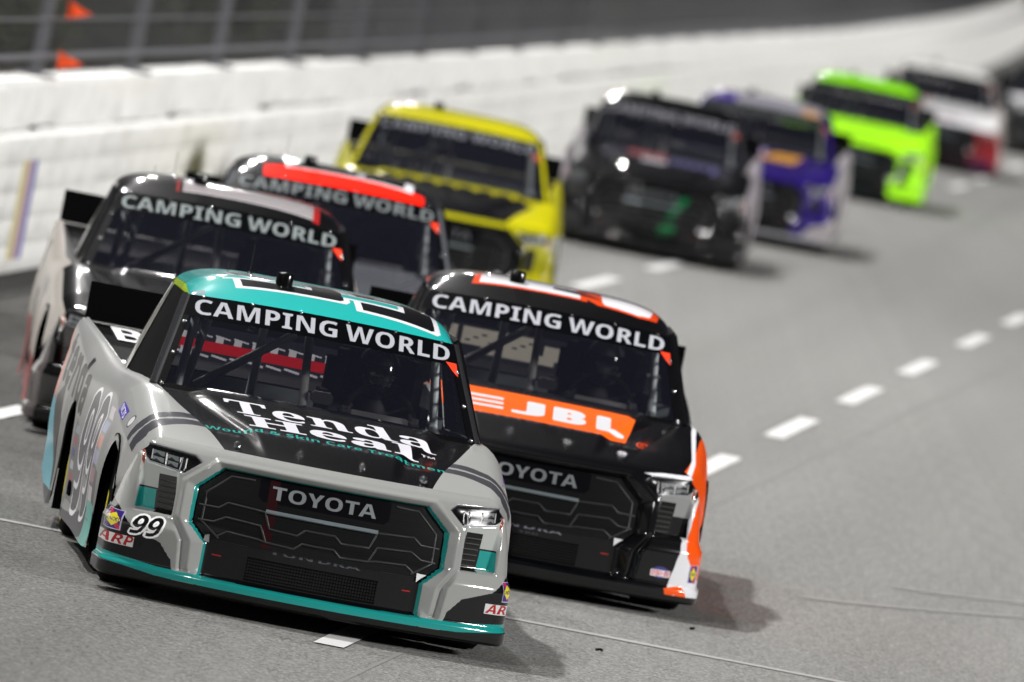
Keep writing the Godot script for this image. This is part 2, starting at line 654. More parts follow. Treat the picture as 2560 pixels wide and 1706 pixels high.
func paint_nose(L: Dictionary, ppm: float) -> Canvas:
	var body: Color = L.nose
	var c := Canvas.new(-1.08, 0.06, 1.08, 0.82, ppm, body)
	var accent: Color = L.get("accent", body)
	for s in [1.0, -1.0]:
		var F := func(a: Array) -> PackedVector2Array: return V2(a) if s > 0 else flipx(V2(a))
		if L.has("corner"): c.poly(F.call([1.10, 0.47, 0.985, 0.44, 0.885, 0.339, 0.738, 0.287, 0.676, 0.216, 0.640, 0.10, 1.10, 0.10]), L.corner)
		if L.has("outer"):
			c.poly(F.call([1.1, 0.82, 0.955, 0.75, 0.945, 0.72, 0.905, 0.62, 0.885, 0.45, 0.87, 0.40, 0.80, 0.06, 1.1, 0.06]), SNOW)
			c.poly(F.call([1.1, 0.80, 0.965, 0.72, 0.925, 0.62, 0.905, 0.45, 0.895, 0.36, 0.96, 0.22, 1.1, 0.2]), L.outer)
			c.poly(F.call([0.80, 0.155, 0.90, 0.18, 0.93, 0.10, 0.89, 0.08, 0.86, 0.13, 0.83, 0.08]), L.outer)
		c.poly(F.call([0.722, 0.665, 0.905, 0.672, 0.90, 0.535, 0.722, 0.535]), L.get("cheek", body.lightened(0.12)))
		c.rect(s * 0.722, 0.435, s * 0.898, 0.540, INK.lightened(0.08))
		c.rect(s * 0.82, 0.435, s * 0.898, 0.532, L.get("block", body))
		c.rect(s * 0.728, 0.425, s * 0.815, 0.612, Color(0.09, 0.09, 0.085))
		for k in 6: c.rect(s * 0.733, 0.447 + k * 0.027, s * 0.81, 0.453 + k * 0.027, Color(0.16, 0.16, 0.15))
		c.poly(HEAD if s > 0 else flipx(HEAD), Color(0.05, 0.052, 0.06))
		c.line(F.call([0.622, 0.705, 0.655, 0.730, 0.72, 0.734, 0.86, 0.742, 0.936, 0.748]), 0.006, Color(0.32, 0.33, 0.35))
		c.line(F.call([0.705, 0.642, 0.868, 0.661, 0.898, 0.687, 0.935, 0.735]), 0.007, Color(0.55, 0.56, 0.58))
		for q in [[0.735, 0.785], [0.803, 0.858]]:
			var y0: float = 0.657 + (q[0] - 0.735) * 0.12
			for k in 2:
				c.poly(F.call([q[0], y0 + k * 0.029, q[1], y0 + 0.004 + k * 0.029, q[1], y0 + 0.026 + k * 0.029, q[0], y0 + 0.022 + k * 0.029]), Color(0.42, 0.44, 0.45))
				c.poly(F.call([q[0] + 0.012, y0 + k * 0.029, q[1], y0 + 0.004 + k * 0.029, q[1] - 0.016, y0 + 0.014 + k * 0.029]), Color(0.16, 0.17, 0.18))
		for x in [0.700, 0.722, 0.793]: c.line(F.call([x, 0.652, x - 0.004, 0.708]), 0.006, Color(0.6, 0.61, 0.62))
		c.poly(F.call([0.938, 0.744, 0.908, 0.712, 0.884, 0.672, 0.884, 0.655, 0.905, 0.61, 0.905, 0.68, 0.932, 0.722]), Color(0.72, 0.70, 0.68))
		c.poly(F.call([0.930, 0.735, 0.908, 0.712, 0.888, 0.672, 0.893, 0.64, 0.901, 0.66, 0.903, 0.69, 0.926, 0.722]), Color(0.55, 0.27, 0.2))
	c.poly(BEZEL_IN, accent)
	c.poly(both([Vector2(0.508, 0.697), Vector2(0.625, 0.589), Vector2(0.628, 0.414), Vector2(0.541, 0.330), Vector2(0.541, 0.06)]), Color(0.035, 0.036, 0.05))
	if L.has("stripe"):
		c.poly(both([Vector2(0.0, 0.166), Vector2(0.35, 0.166), Vector2(0.73, 0.170), Vector2(1.1, 0.206), Vector2(1.1, 0.168), Vector2(0.73, 0.126), Vector2(0.35, 0.122), Vector2(0.0, 0.121)]), L.stripe)
	c.rect(-1.1, 0.05, 1.1, 0.1225, INK)
	for s in [-1.0, 1.0]:
		c.rect(s * 0.335, 0.349, s * 0.50, 0.359, Color(0.27, 0.30, 0.35))
		c.rect(s * 0.46, 0.277, s * 0.505, 0.282, Color(0.65, 0.12, 0.09))
	write(c, "TUNDRA", [-0.23, 0.337, 0.23, 0.360], L.get("low_word", Color(0.30, 0.31, 0.34)), BOLD)
	match int(L.id):
		1:
			write(c, "99", [-0.893, 0.304, -0.757, 0.304, -0.733, 0.404, -0.867, 0.398], BLACK, BOLD, 0.010)
			c.rect(-1.02, 0.236, -0.858, 0.286, Color(0.8, 0.8, 0.8))
			write(c, "ARP", [-1.01, 0.242, -0.866, 0.237, -0.858, 0.286, -0.995, 0.288], Color(0.62, 0.1, 0.12))
			badge(c, -0.995, 0.302, -0.926, 0.400)
			badge(c, 0.935, 0.302, 0.985, 0.400)
			c.rect(0.86, 0.236, 1.01, 0.286, Color(0.8, 0.8, 0.8))
			write(c, "ARP", [0.868, 0.240, 1.01, 0.240, 1.01, 0.284, 0.885, 0.284], Color(0.62, 0.1, 0.12))
		2:
			c.poly(V2([0.60, 0.745, 0.70, 0.758, 0.95, 0.768, 1.1, 0.775, 1.1, 0.75, 0.95, 0.748, 0.72, 0.738, 0.66, 0.736]), SNOW)
			badge(c, 0.925, 0.20, 0.965, 0.30)
			c.ring(Vector2(0.775, 0.235), 0.05, 0.032, Color(0.25, 0.25, 0.5))
			write(c, "MAHLE", [0.725, 0.215, 0.825, 0.245], Color(0.75, 0.25, 0.3), BOLD, 0.003)
			write(c, "TRD", [-0.01, 0.312, 0.10, 0.322], Color(0.25, 0.25, 0.28))
		6:
			c.poly(V2([0.08, 0.24, 0.24, 0.24, 0.40, 0.62, 0.25, 0.62]), Color(0.10, 0.42, 0.25))
		8:
			c.poly(V2([-1.1, 0.05, 0.30, 0.05, 0.42, 0.34, 0.55, 0.52, 0.42, 0.70, -0.4, 0.74, -1.1, 0.70]), Color(0.055, 0.09, 0.09))
			c.poly(V2([0.62, 0.28, 0.74, 0.30, 0.78, 0.64, 0.66, 0.60]), Color(0.10, 0.10, 0.16))
		9:
			c.rect(-1.1, 0.70, 1.1, 0.85, SNOW)
			c.poly(V2([-1.1, 0.05, 0.45, 0.05, 0.35, 0.40, 0.55, 0.70, -1.1, 0.74]), Color(0.11, 0.07, 0.085))
			c.poly(V2([0.5, 0.08, 0.86, 0.06, 0.92, 0.24, 0.6, 0.3]), Color(0.25, 0.08, 0.2))
		5:
			c.poly(BEZEL_OUT, INK)
			c.rect(-0.9, 0.12, 0.66, 0.27, L.nose)
		3:
			c.poly(V2([-1.1, 0.05, -0.93, 0.05, -0.94, 0.7, -1.1, 0.7]), Color(0.3, 0.28, 0.28))
	return c

func badge(c: Canvas, ax: float, ay: float, bx: float, by: float) -> void:
	c.rect(ax, ay, bx, by, Color(0.72, 0.70, 0.80))
	var e := 0.004
	c.rect(ax + e, ay + e, bx - e, by - e, Color(0.22, 0.15, 0.45))
	c.poly(V2([ax + e, by - e, ax + 0.02, by - e, bx - e, ay + 0.02, bx - e, ay + e, bx - 0.016, ay + e]), Color(0.72, 0.15, 0.3))
	var m := Vector2((ax + bx) / 2, (ay + by) / 2)
	var r := Vector2((bx - ax) * 0.46, (by - ay) * 0.36)
	c.poly(PackedVector2Array([m + Vector2(0, r.y), m + Vector2(r.x, 0), m - Vector2(0, r.y), m - Vector2(r.x, 0)]), Color(0.85, 0.80, 0.18))
	write(c, "SUNOCO", [m.x - r.x, m.y - 0.009, m.x + r.x, m.y + 0.009], Color(0.15, 0.15, 0.32))

func grille_print(L: Dictionary, ppm: float) -> Canvas:
	var c := Canvas.new(-0.66, 0.32, 0.66, 0.72, ppm, L.get("grille", Color(0.095, 0.10, 0.105)))
	for j in 34:                                              # fine weave behind the honeycomb
		c.rect(-0.66, 0.33 + j * 0.0115, 0.66, 0.333 + j * 0.0115, Color(0.075, 0.075, 0.08))
	c.poly(both([Vector2(0.31, 0.698), Vector2(0.335, 0.68), Vector2(0.335, 0.60), Vector2(0.31, 0.578), Vector2(0.0, 0.578)]), Color(0.045, 0.045, 0.055))
	if int(L.id) == 6: c.poly(V2([0.16, 0.42, 0.24, 0.42, 0.38, 0.65, 0.29, 0.65]), Color(0.07, 0.34, 0.2))
	if int(L.id) == 1:
		c.rect(-0.285, 0.36, -0.235, 0.69, Color(0.17, 0.07, 0.08))
	return c

func paint_hood(L: Dictionary, ppm: float) -> Canvas:
	var c := Canvas.new(-0.84, 0.05, 0.84, 1.5, ppm, L.hood)
	match int(L.id):
		1:
			var W := Color(0.9, 0.9, 0.93)
			write(c, "Tenda", [-0.475, 0.965, 0.585, 0.965, 0.545, 1.215, -0.49, 1.235], W, SERIF)
			write(c, "Heal", [-0.375, 0.715, 0.475, 0.715, 0.475, 0.955, -0.395, 0.955], W, SERIF, 0.003, W)
			write(c, "TM", [0.50, 0.86, 0.57, 0.90], W)
			write(c, "Wound & Skin Care Treatment", [-0.60, 0.60, 0.645, 0.60, 0.645, 0.675, -0.60, 0.675], Color(0.13, 0.62, 0.58), BOLD)
		2:
			c.poly(V2([-0.68, 1.17, -0.6, 1.22, 0.50, 1.22, 0.545, 1.16, 0.49, 0.62, 0.2, 0.60, -0.58, 0.60]), Color(1.0, 0.40, 0.08))
			for q in [["J", -0.13, 0.02], ["B", 0.10, 0.25], ["L", 0.34, 0.465]]: write(c, q[0], [q[1], 0.74, q[2], 0.74, q[2] + 0.006, 1.07, q[1] + 0.006, 1.07], SNOW, BOLD, 0.017, SNOW)
			for k in 3: c.rect(-0.40 - 0.02 * k, 0.76 + k * 0.12, -0.19, 0.82 + k * 0.12, SNOW)
			c.ring(Vector2(0.585, 0.66), 0.035, 0.07, Color(0.85, 0.28, 0.06))
			c.ring(Vector2(0.585, 0.66), 0.024, 0.052, BLACK)
			write(c, "R", [0.573, 0.63, 0.597, 0.69], Color(0.85, 0.28, 0.06))
		3:
			c.rect(-0.84, 0.05, 0.84, 0.3, BLACK)
		5:
			c.poly(V2([-0.84, 1.5, 0.84, 1.5, 0.84, 0.05, 0.62, 0.05, 0.75, 1.0, 0.6, 1.2, -0.84, 1.22]), Color(0.62, 0.60, 0.04))
			for k in 16: c.rect(-0.6 + k * 0.08, 1.12, -0.56 + k * 0.08, 1.24, BLACK if k % 2 else Color(0.62, 0.60, 0.04))
		6:
			c.rect(-0.6, 0.95, 0.7, 1.25, Color(0.2, 0.2, 0.24))
			c.rect(-0.35, 1.1, 0.05, 1.3, Color(0.55, 0.28, 0.28))
			for k in 5: c.rect(0.1 + k * 0.1, 0.95, 0.16 + k * 0.1, 1.2, Color(0.34, 0.33, 0.50))
			c.rect(-0.2, 0.85, 0.05, 1.05, Color(0.7, 0.7, 0.72))
		7:
			c.rect(-0.84, 0.8, 0.1, 1.5, Color(0.62, 0.58, 0.72))
			c.poly(V2([0.0, 0.75, 0.42, 0.75, 0.52, 1.25, 0.2, 1.2]), Color(0.78, 0.56, 0.13))
		8:
			c.rect(-0.84, 0.05, 0.4, 0.25, Color(0.08, 0.11, 0.10))
		9:
			c.rect(-0.84, 0.05, 0.30, 0.30, Color(0.34, 0.05, 0.07))
			c.rect(-0.7, 1.1, -0.2, 1.4, Color(0.75, 0.55, 0.55))
		10:
			c.rect(-0.84, 0.9, 0.84, 1.5, SNOW)
	return c

func paint_roof(L: Dictionary, ppm: float) -> Canvas:
	var c := Canvas.new(-0.74, 1.86, 0.74, 3.08, ppm, L.roof)
	match int(L.id):
		1:
			for q in [[-0.47, 0.115, 2.115], [0.145, 0.59, 2.055]]:  # blocky digits, outlined in white
				var teal: Color = L.roof
				c.poly(V2([q[0] - 0.03, q[2] + 0.60, q[0] + 0.02, q[2], q[1], q[2], q[1] + 0.02, q[2] + 0.04, q[1], q[2] + 0.60]), SNOW)
				c.poly(V2([q[0] + 0.01, q[2] + 0.57, q[0] + 0.055, q[2] + 0.032, q[1] - 0.03, q[2] + 0.032, q[1] - 0.012, q[2] + 0.055, q[1] - 0.03, q[2] + 0.57]), BLACK)
				c.rect(q[0] - 0.04, q[2] + 0.15, q[1] - 0.17, q[2] + 0.29, SNOW)
				c.rect(q[0] - 0.05, q[2] + 0.18, q[1] - 0.20, q[2] + 0.26, teal)
				c.rect(q[0] + 0.14, q[2] + 0.39, q[1] - 0.17, q[2] + 0.48, SNOW)
			c.rect(-0.74, 2.0, -0.678, 3.08, Color(0.70, 0.82, 0.12))
			c.rect(-0.665, 2.02, -0.60, 2.10, Color(0.42, 0.55, 0.57))
		2:
			var org := Color(0.85, 0.26, 0.05)
			c.poly(V2([-0.45, 2.135, 0.20, 2.135, 0.16, 2.735, -0.40, 2.735]), org)
			c.poly(V2([-0.41, 2.165, 0.16, 2.165, 0.13, 2.715, -0.37, 2.715]), SNOW)
			c.poly(V2([0.16, 2.215, 0.26, 2.115, 0.50, 2.115, 0.60, 2.175, 0.62, 2.365, 0.54, 2.735, 0.22, 2.735]), org)
			c.poly(V2([0.28, 2.205, 0.30, 2.150, 0.49, 2.145, 0.56, 2.195, 0.58, 2.355, 0.50, 2.715, 0.28, 2.715]), SNOW)
			c.poly(V2([0.0, 2.275, 0.30, 2.215, 0.14, 2.335, 0.26, 2.355, 0.02, 2.415]), INK)
		3:
			for k in 7: c.rect(-0.30, 2.07 + k * 0.05, 0.50, 2.107 + k * 0.05, Color(0.66, 0.64, 0.65))
			c.rect(0.50, 2.04, 0.54, 2.5, Color(0.62, 0.12, 0.12))
			c.rect(-0.34, 2.06, -0.32, 2.5, Color(0.5, 0.12, 0.12))
		4:
			c.rect(-0.50, 1.86, 0.58, 2.16, Color(1.0, 0.14, 0.06))
			c.poly(V2([-0.34, 2.6, -0.36, 2.135, 0.50, 2.135, 0.52, 2.6]), SNOW)
			c.poly(V2([-0.32, 2.6, -0.335, 2.15, 0.44, 2.165, 0.46, 2.6]), INK)
			c.poly(V2([0.10, 2.6, 0.12, 2.14, 0.17, 2.14, 0.19, 2.6]), Color(0.6, 0.6, 0.62))
		7:
			c.rect(-0.74, 1.86, -0.35, 2.2, Color(0.25, 0.18, 0.5))
			c.rect(0.62, 1.86, 0.74, 3.08, Color(0.2, 0.12, 0.42))
			c.rect(0.4, 1.9, 0.6, 2.1, Color(0.72, 0.55, 0.35))
		10:
			c.rect(-0.2, 1.86, 0.74, 2.2, Color(0.6, 0.34, 0.12))
	return c

func side_y(z: float, y: float) -> float:                 # where a height on the flank lies in the side print
	return -(0.985 + y_mid(z) - y)

func paint_side(L: Dictionary, ppm: float) -> Canvas:
	var c := Canvas.new(-5.3, -2.05, -0.1, -0.42, ppm, L.side)
	var P := func(a: Array) -> PackedVector2Array:
		var o := PackedVector2Array()
		for i in range(0, a.size(), 2): o.append(Vector2(a[i], side_y(a[i], a[i + 1])))
		return o
	c.poly(P.call([-5.3, 0.16, -0.3, 0.16, -0.3, 0.0, -5.3, 0.0]), L.get("sill", Color(0.3, 0.3, 0.31)))
	c.rect(-1.45, -0.98, -0.1, -0.42, L.get("fender", L.nose))
	match int(L.id):
		1:
			var g := Color(0.33, 0.33, 0.335)
			c.poly(P.call([-3.4, 0.62, -2.9, 0.50, -2.3, 0.66, -1.35, 0.46, -1.35, 0.30, -2.2, 0.40, -3.4, 0.20]), Color(0.45, 0.45, 0.45))
			write(c, "99", [-3.0, side_y(-2.5, 0.20), -1.62, side_y(-1.6, 0.20), -1.72, side_y(-1.7, 0.86), -2.85, side_y(-2.5, 0.84)], Color(0.36, 0.36, 0.37), BOLD, 0.028, SNOW)
			write(c, "tenda", [-5.0, side_y(-4.6, 0.70), -3.30, side_y(-3.4, 0.64), -3.30, side_y(-3.4, 0.93), -5.0, side_y(-4.6, 1.02)], Color(0.2, 0.2, 0.2), BOLD, 0.012, Color(0.2, 0.2, 0.2))
			c.poly(P.call([-4.9, 0.62, -4.5, 0.72, -4.2, 0.52, -4.2, 0.15, -4.9, 0.15]), Color(0.28, 0.275, 0.27))
			c.poly(P.call([-5.25, 0.6, -4.95, 0.58, -4.3, 0.3, -4.2, 0.16, -5.25, 0.16]), Color(0.42, 0.66, 0.72))
			c.poly(P.call([-5.25, 1.0, -5.15, 1.02, -5.0, 0.62, -5.25, 0.6]), Color(0.78, 0.55, 0.5))
			for k in 6:
				c.poly(P.call([-1.62, 0.30 + k * 0.09, -1.40, 0.30 + k * 0.09, -1.40, 0.37 + k * 0.09, -1.62, 0.37 + k * 0.09]), [Color(0.75, 0.73, 0.74), Color(0.62, 0.5, 0.52), Color(0.6, 0.6, 0.7), Color(0.75, 0.55, 0.5), Color(0.6, 0.62, 0.72), Color(0.74, 0.72, 0.74)][k])
				c.poly(P.call([-3.33, 0.24 + k * 0.06, -3.12, 0.24 + k * 0.06, -3.12, 0.28 + k * 0.06, -3.33, 0.28 + k * 0.06]), [Color(0.75, 0.73, 0.74), Color(0.65, 0.3, 0.33), Color(0.7, 0.7, 0.75), Color(0.36, 0.36, 0.5), Color(0.6, 0.35, 0.4), Color(0.55, 0.6, 0.62)][k])
			c.poly(P.call([-1.62, 0.30, -1.35, 0.30, -1.35, 0.0, -1.75, 0.0]), Color(0.45, 0.68, 0.65))
			for k in 24: c.ring(Vector2(-3.3 + k * 0.08, side_y(-3.3 + k * 0.08, 0.215)), 0.01, 0.008, Color(0.12, 0.12, 0.13))
			c.poly(P.call([-1.30, 0.90, -1.05, 0.88, -1.05, 0.80, -1.30, 0.82]), Color(0.30, 0.26, 0.6))
			write(c, "NCTS", [-1.28, side_y(-1.2, 0.83), -1.08, side_y(-1.1, 0.81), -1.08, side_y(-1.1, 0.86), -1.28, side_y(-1.2, 0.88)], SNOW)
			c.ring(Vector2(-0.86, side_y(-0.86, 0.845)), 0.055, 0.05, Color(0.25, 0.25, 0.26))
			c.ring(Vector2(-0.86, side_y(-0.86, 0.845)), 0.045, 0.04, Color(0.78, 0.78, 0.79))
			# two dark bands that run over the fender
			for k in 2: c.poly(V2([-0.98 + k * 0.17, -0.42, -0.87 + k * 0.17, -0.42, -0.60 + k * 0.13, -0.95, -0.62 + k * 0.13, -1.10, -0.70 + k * 0.13, -1.10, -0.72 + k * 0.13, -0.93]), Color(0.25, 0.25, 0.27))
		2:
			c.poly(P.call([-0.2, 0.95, -3.0, 0.75, -5.3, 0.9, -5.3, 0.0, -0.2, 0.0]), Color(0.9, 0.32, 0.06))
			c.poly(V2([-5.3, -0.88, -0.1, -0.88, -0.1, -0.92, -5.3, -0.93]), SNOW)
			write(c, "17", [-3.0, side_y(-2.5, 0.22), -1.75, side_y(-1.8, 0.22), -1.75, side_y(-1.8, 0.84), -3.0, side_y(-2.5, 0.84)], SNOW, BOLD, 0.03, BLACK)
		3:
			c.poly(P.call([-5.3, 0.55, -3.6, 0.4, -2.4, 0.5, -1.3, 0.35, -1.3, 0.0, -5.3, 0.0]), Color(0.55, 0.36, 0.35))
			c.poly(P.call([-4.6, 0.98, -4.2, 0.98, -4.4, 0.70, -4.2, 0.45, -4.5, 0.45, -4.75, 0.7]), Color(0.4, 0.38, 0.37))
			write(c, "02", [-3.0, side_y(-2.5, 0.26), -1.7, side_y(-1.8, 0.26), -1.7, side_y(-1.8, 0.84), -3.0, side_y(-2.5, 0.84)], Color(0.45, 0.43, 0.42), BOLD)
			c.rect(-5.3, -0.90, -0.1, -0.42, BLACK)
		5:
			c.poly(P.call([-0.3, 0.8, -2.2, 0.5, -5.3, 0.6, -5.3, 0.1, -0.3, 0.1]), Color(0.62, 0.62, 0.6))
			c.rect(-1.5, -0.95, -0.1, -0.42, Color(0.66, 0.64, 0.05))
		8:
			c.rect(-0.9, side_y(-0.9, 0.66), -0.3, side_y(-0.6, 0.56), Color(0.85, 0.3, 0.05))
	return c

func paint_banner(L: Dictionary, ppm: float) -> Canvas:
	var c := Canvas.new(-0.84, 1.28, 0.84, 1.45, ppm, Color(0.035, 0.036, 0.045))
	var col: Color = L.get("banner", Color(0.68, 0.69, 0.72))
	write(c, "CAMPING", [-0.650, 1.332, 0.066, 1.332, 0.066, 1.404, -0.650, 1.404], col)
	write(c, "WORLD", [0.108, 1.332, 0.655, 1.332, 0.655, 1.404, 0.108, 1.404], col)
	return c

# ---------------------------------------------------------------- one race truck
var M := {}

func common_materials() -> void:
	M.glass = StandardMaterial3D.new()
	M.glass.transparency = BaseMaterial3D.TRANSPARENCY_ALPHA
	M.glass.albedo_color = Color(0.02, 0.02, 0.03, 0.25)
	M.glass.roughness = 0.02
	M.trim = mat(Color(0.045, 0.045, 0.05), 0.35, 0.0, 0.6)
	M.matte = mat(Color(0.03, 0.03, 0.033), 0.9)
	M.net = mat(Color(0.035, 0.035, 0.038), 0.75)
	M.inside = mat(Color(0.42, 0.45, 0.46), 0.7)
	M.cage = mat(Color(0.72, 0.75, 0.76), 0.5)
	M.chrome = mat(Color(0.85, 0.85, 0.86), 0.12, 1.0)
	M.rubber = mat(Color(0.07, 0.068, 0.066), 0.85)
	M.rim = mat(Color(0.06, 0.06, 0.06), 0.4, 0.3)
	M.yellow = mat(Color(0.72, 0.66, 0.12), 0.7)
	M.bar = mat(Color(0.12, 0.12, 0.125), 0.5)
	M.word = mat(Color(0.50, 0.52, 0.53), 0.35, 0.3)
	M.word_dim = mat(Color(0.26, 0.27, 0.28), 0.5)
	M.flag_dim = mat(Color(0.60, 0.22, 0.15), 0.6)
	M.lens = mat(Color(0.52, 0.56, 0.58), 0.2, 0.4, 1.0)
	M.white = mat(Color(0.85, 0.85, 0.86), 0.4)
	M.steel = mat(Color(0.6, 0.6, 0.6), 0.35, 0.6)
	M.seat = mat(Color(0.05, 0.05, 0.055), 0.8)
	M.blade = mat(Color(0.03, 0.03, 0.034), 0.7)
	for k in ["matte", "net", "rubber", "seat", "blade"]: M[k].metallic_specular = 0.12
	M.film = StandardMaterial3D.new()                      # dust and scratches on the tear-off film of the windshield
	M.film.transparency = BaseMaterial3D.TRANSPARENCY_ALPHA
	M.film.albedo_color = Color(0.50, 0.52, 0.64, 0.02)
	M.film.roughness = 0.7
	M.film.metallic_specular = 0.0
	M.flag = mat(Color(0.95, 0.22, 0.06), 0.5)

func grille_bars() -> Mesh:
	if mesh_cache.has("bars"): return mesh_cache["bars"]
	var st := SurfaceTool.new()
	st.begin(Mesh.PRIMITIVE_TRIANGLES)
	var rows := [
		[0.0, 0.480, 0.075, 0.480, 0.112, 0.449, 0.255, 0.454, 0.288, 0.532, 0.475, 0.540, 0.515, 0.509, 0.612, 0.506],
		[0.0, 0.412, 0.08, 0.414, 0.118, 0.382, 0.262, 0.388, 0.298, 0.462, 0.472, 0.470, 0.53, 0.438, 0.605, 0.434],
		[0.262, 0.388, 0.30, 0.395, 0.455, 0.402, 0.50, 0.372],
		[0.36, 0.672, 0.478, 0.668, 0.585, 0.572, 0.588, 0.43, 0.49, 0.362]]
	for r in rows:
		for s in [1.0, -1.0]:
			var pts := []
			for i in range(0, r.size() - 2, 2):
				for k in 4:
					var t := k / 4.0
					pts.append(fascia_x(s * lerpf(r[i], r[i + 2], t), lerpf(r[i + 1], r[i + 3], t), 0.004))
			pts.append(fascia_x(s * r[-2], r[-1], 0.004))
			add_tube(st, pts, 0.0075, 5)
	st.generate_normals()
	mesh_cache["bars"] = st.commit()
	return mesh_cache["bars"]

func intake_mesh() -> Mesh:
	if mesh_cache.has("intake"): return mesh_cache["intake"]
	var st := SurfaceTool.new()
	st.begin(Mesh.PRIMITIVE_TRIANGLES)
	for i in 46:
		var x := -0.33 + 0.66 * i / 45.0
		add_tube(st, [fascia_x(x, 0.192, 0.004), fascia_x(x, 0.298, 0.004)], 0.0022, 4, false)
	for j in 8:
		var pts := []
		for i in 13: pts.append(fascia_x(-0.335 + 0.67 * i / 12.0, 0.192 + 0.0152 * j, 0.005))
		add_tube(st, pts, 0.0022 if j > 0 and j < 7 else 0.004, 4, false)
	st.generate_normals()
	mesh_cache["intake"] = st.commit()
	return mesh_cache["intake"]

func nose_word(s: String, x0: float, x1: float, y0: float, y1: float, off: float) -> Mesh:
	if mesh_cache.has(s): return mesh_cache[s]
	var st := SurfaceTool.new()
	st.begin(Mesh.PRIMITIVE_TRIANGLES)
	var t := letters(s, BOLD)
	for k in range(0, t.size(), 3):
		for i in [0, 1, 2]:
			var u: Vector2 = t[k + i]
			st.add_vertex(fascia_x(lerpf(x0, x1, u.x), lerpf(y0, y1, u.y), off))
	st.generate_normals()
	mesh_cache[s] = st.commit()
	return mesh_cache[s]

func splitter() -> Mesh:
	if mesh_cache.has("splitter"): return mesh_cache["splitter"]
	var rows := []
	for q in [[0.012, 0.120], [0.030, 0.112], [0.036, 0.098], [0.030, 0.082], [-0.25, 0.078]]:
		var row := []
		for s in range(-(PX.size() - 2), PX.size() - 1, 3):
			var k := absi(s)
			var p := Vector3(PX[k] + sin(PA[k]) * q[0], q[1], PZ[k] + cos(PA[k]) * q[0])
			if s < 0: p.x = -p.x
			row.append(p)
		rows.push_front(row)
	mesh_cache["splitter"] = grid(rows)
	return mesh_cache["splitter"]

func cached(key: String, make: Callable) -> Mesh:
	if not mesh_cache.has(key): mesh_cache[key] = make.call()
	return mesh_cache[key]

func quad_skin(a: Vector3, b: Vector3, c: Vector3, d: Vector3, nu: int, nv: int, bulge: Vector3, flip := false) -> Mesh:  # bottom left, bottom right, top right, top left
	var rows := []
	for j in nv + 1:
		var row := []
		for i in nu + 1:
			var u := float(i) / nu
			var v := float(j) / nv
			row.append(a.lerp(b, u).lerp(d.lerp(c, u), v) + bulge * sin(u * PI) * sin(v * PI))
		rows.append(row)
	return grid(rows, [], flip)

func pillar(sx: float) -> Mesh:
	var rows := []
	for j in 13:
		var v := j / 12.0
		var e := screen(1.0, v, 0.004)
		var row := []
		for q in [[0.0, 0.0, 0.0], [0.010, 0.006, -0.01], [0.026, 0.004, -0.045], [0.034, 0.0, -0.085], [0.030, -0.004, -0.12], [0.0, 0.0, -0.125]]:
			row.append(Vector3((e.x + q[0]) * sx, e.y + q[1] * (1.0 - v), e.z + q[2]))
		rows.append(row)
	return grid(rows, [], sx < 0)

func window_net() -> Mesh:                                # webbing across the driver's open window
	var a := Vector3(0.838, 0.955, -1.50)
	var b := Vector3(0.840, 0.940, -3.02)
	var c := Vector3(0.702, 1.425, -2.80)
	var d := Vector3(0.704, 1.425, -2.12)
	var st := SurfaceTool.new()
	st.begin(Mesh.PRIMITIVE_TRIANGLES)
	for k in 13:
		var u := k / 12.0
		add_tube(st, [a.lerp(b, u), d.lerp(c, u)], 0.009 if k > 0 and k < 12 else 0.022, 4)
	for k in 8:
		var v := k / 7.0
		add_tube(st, [a.lerp(d, v), b.lerp(c, v)], 0.009 if k > 0 and k < 7 else 0.022, 4)
	st.generate_normals()
	return st.commit()

func make_wheel(t: Node3D, at: Vector3, sx: float) -> void:
	var turn := Transform3D(Basis(Vector3.BACK, -sx * PI / 2), at)
	var w := part("wheel", cached("tyre", func(): return lathe([Vector2(0.2, -0.13), Vector2(0.32, -0.135), Vector2(0.342, -0.115), Vector2(0.345, 0.0), Vector2(0.342, 0.115), Vector2(0.32, 0.135), Vector2(0.2, 0.13)], 40)), M.rubber, t, turn)
	part("rim", cached("rim", func(): return lathe([Vector2(0.205, 0.128), Vector2(0.195, 0.135), Vector2(0.17, 0.09), Vector2(0.08, 0.07), Vector2(0.06, 0.10), Vector2(0.0, 0.10)], 24)), M.rim, w)
	part("sidewall_lettering", cached("lettering", func():
		var st := SurfaceTool.new()
		st.begin(Mesh.PRIMITIVE_TRIANGLES)
		for k in 2:
			var rows := [[], []]
			for i in 13:
				var a := k * PI + 0.3 + i * 0.13
				rows[0].append(Vector3(cos(a) * 0.235, 0.1352, sin(a) * 0.235))
				rows[1].append(Vector3(cos(a) * 0.300, 0.1365, sin(a) * 0.300))
			add_grid(st, rows)
		st.generate_normals()
		return st.commit()), M.yellow, w)

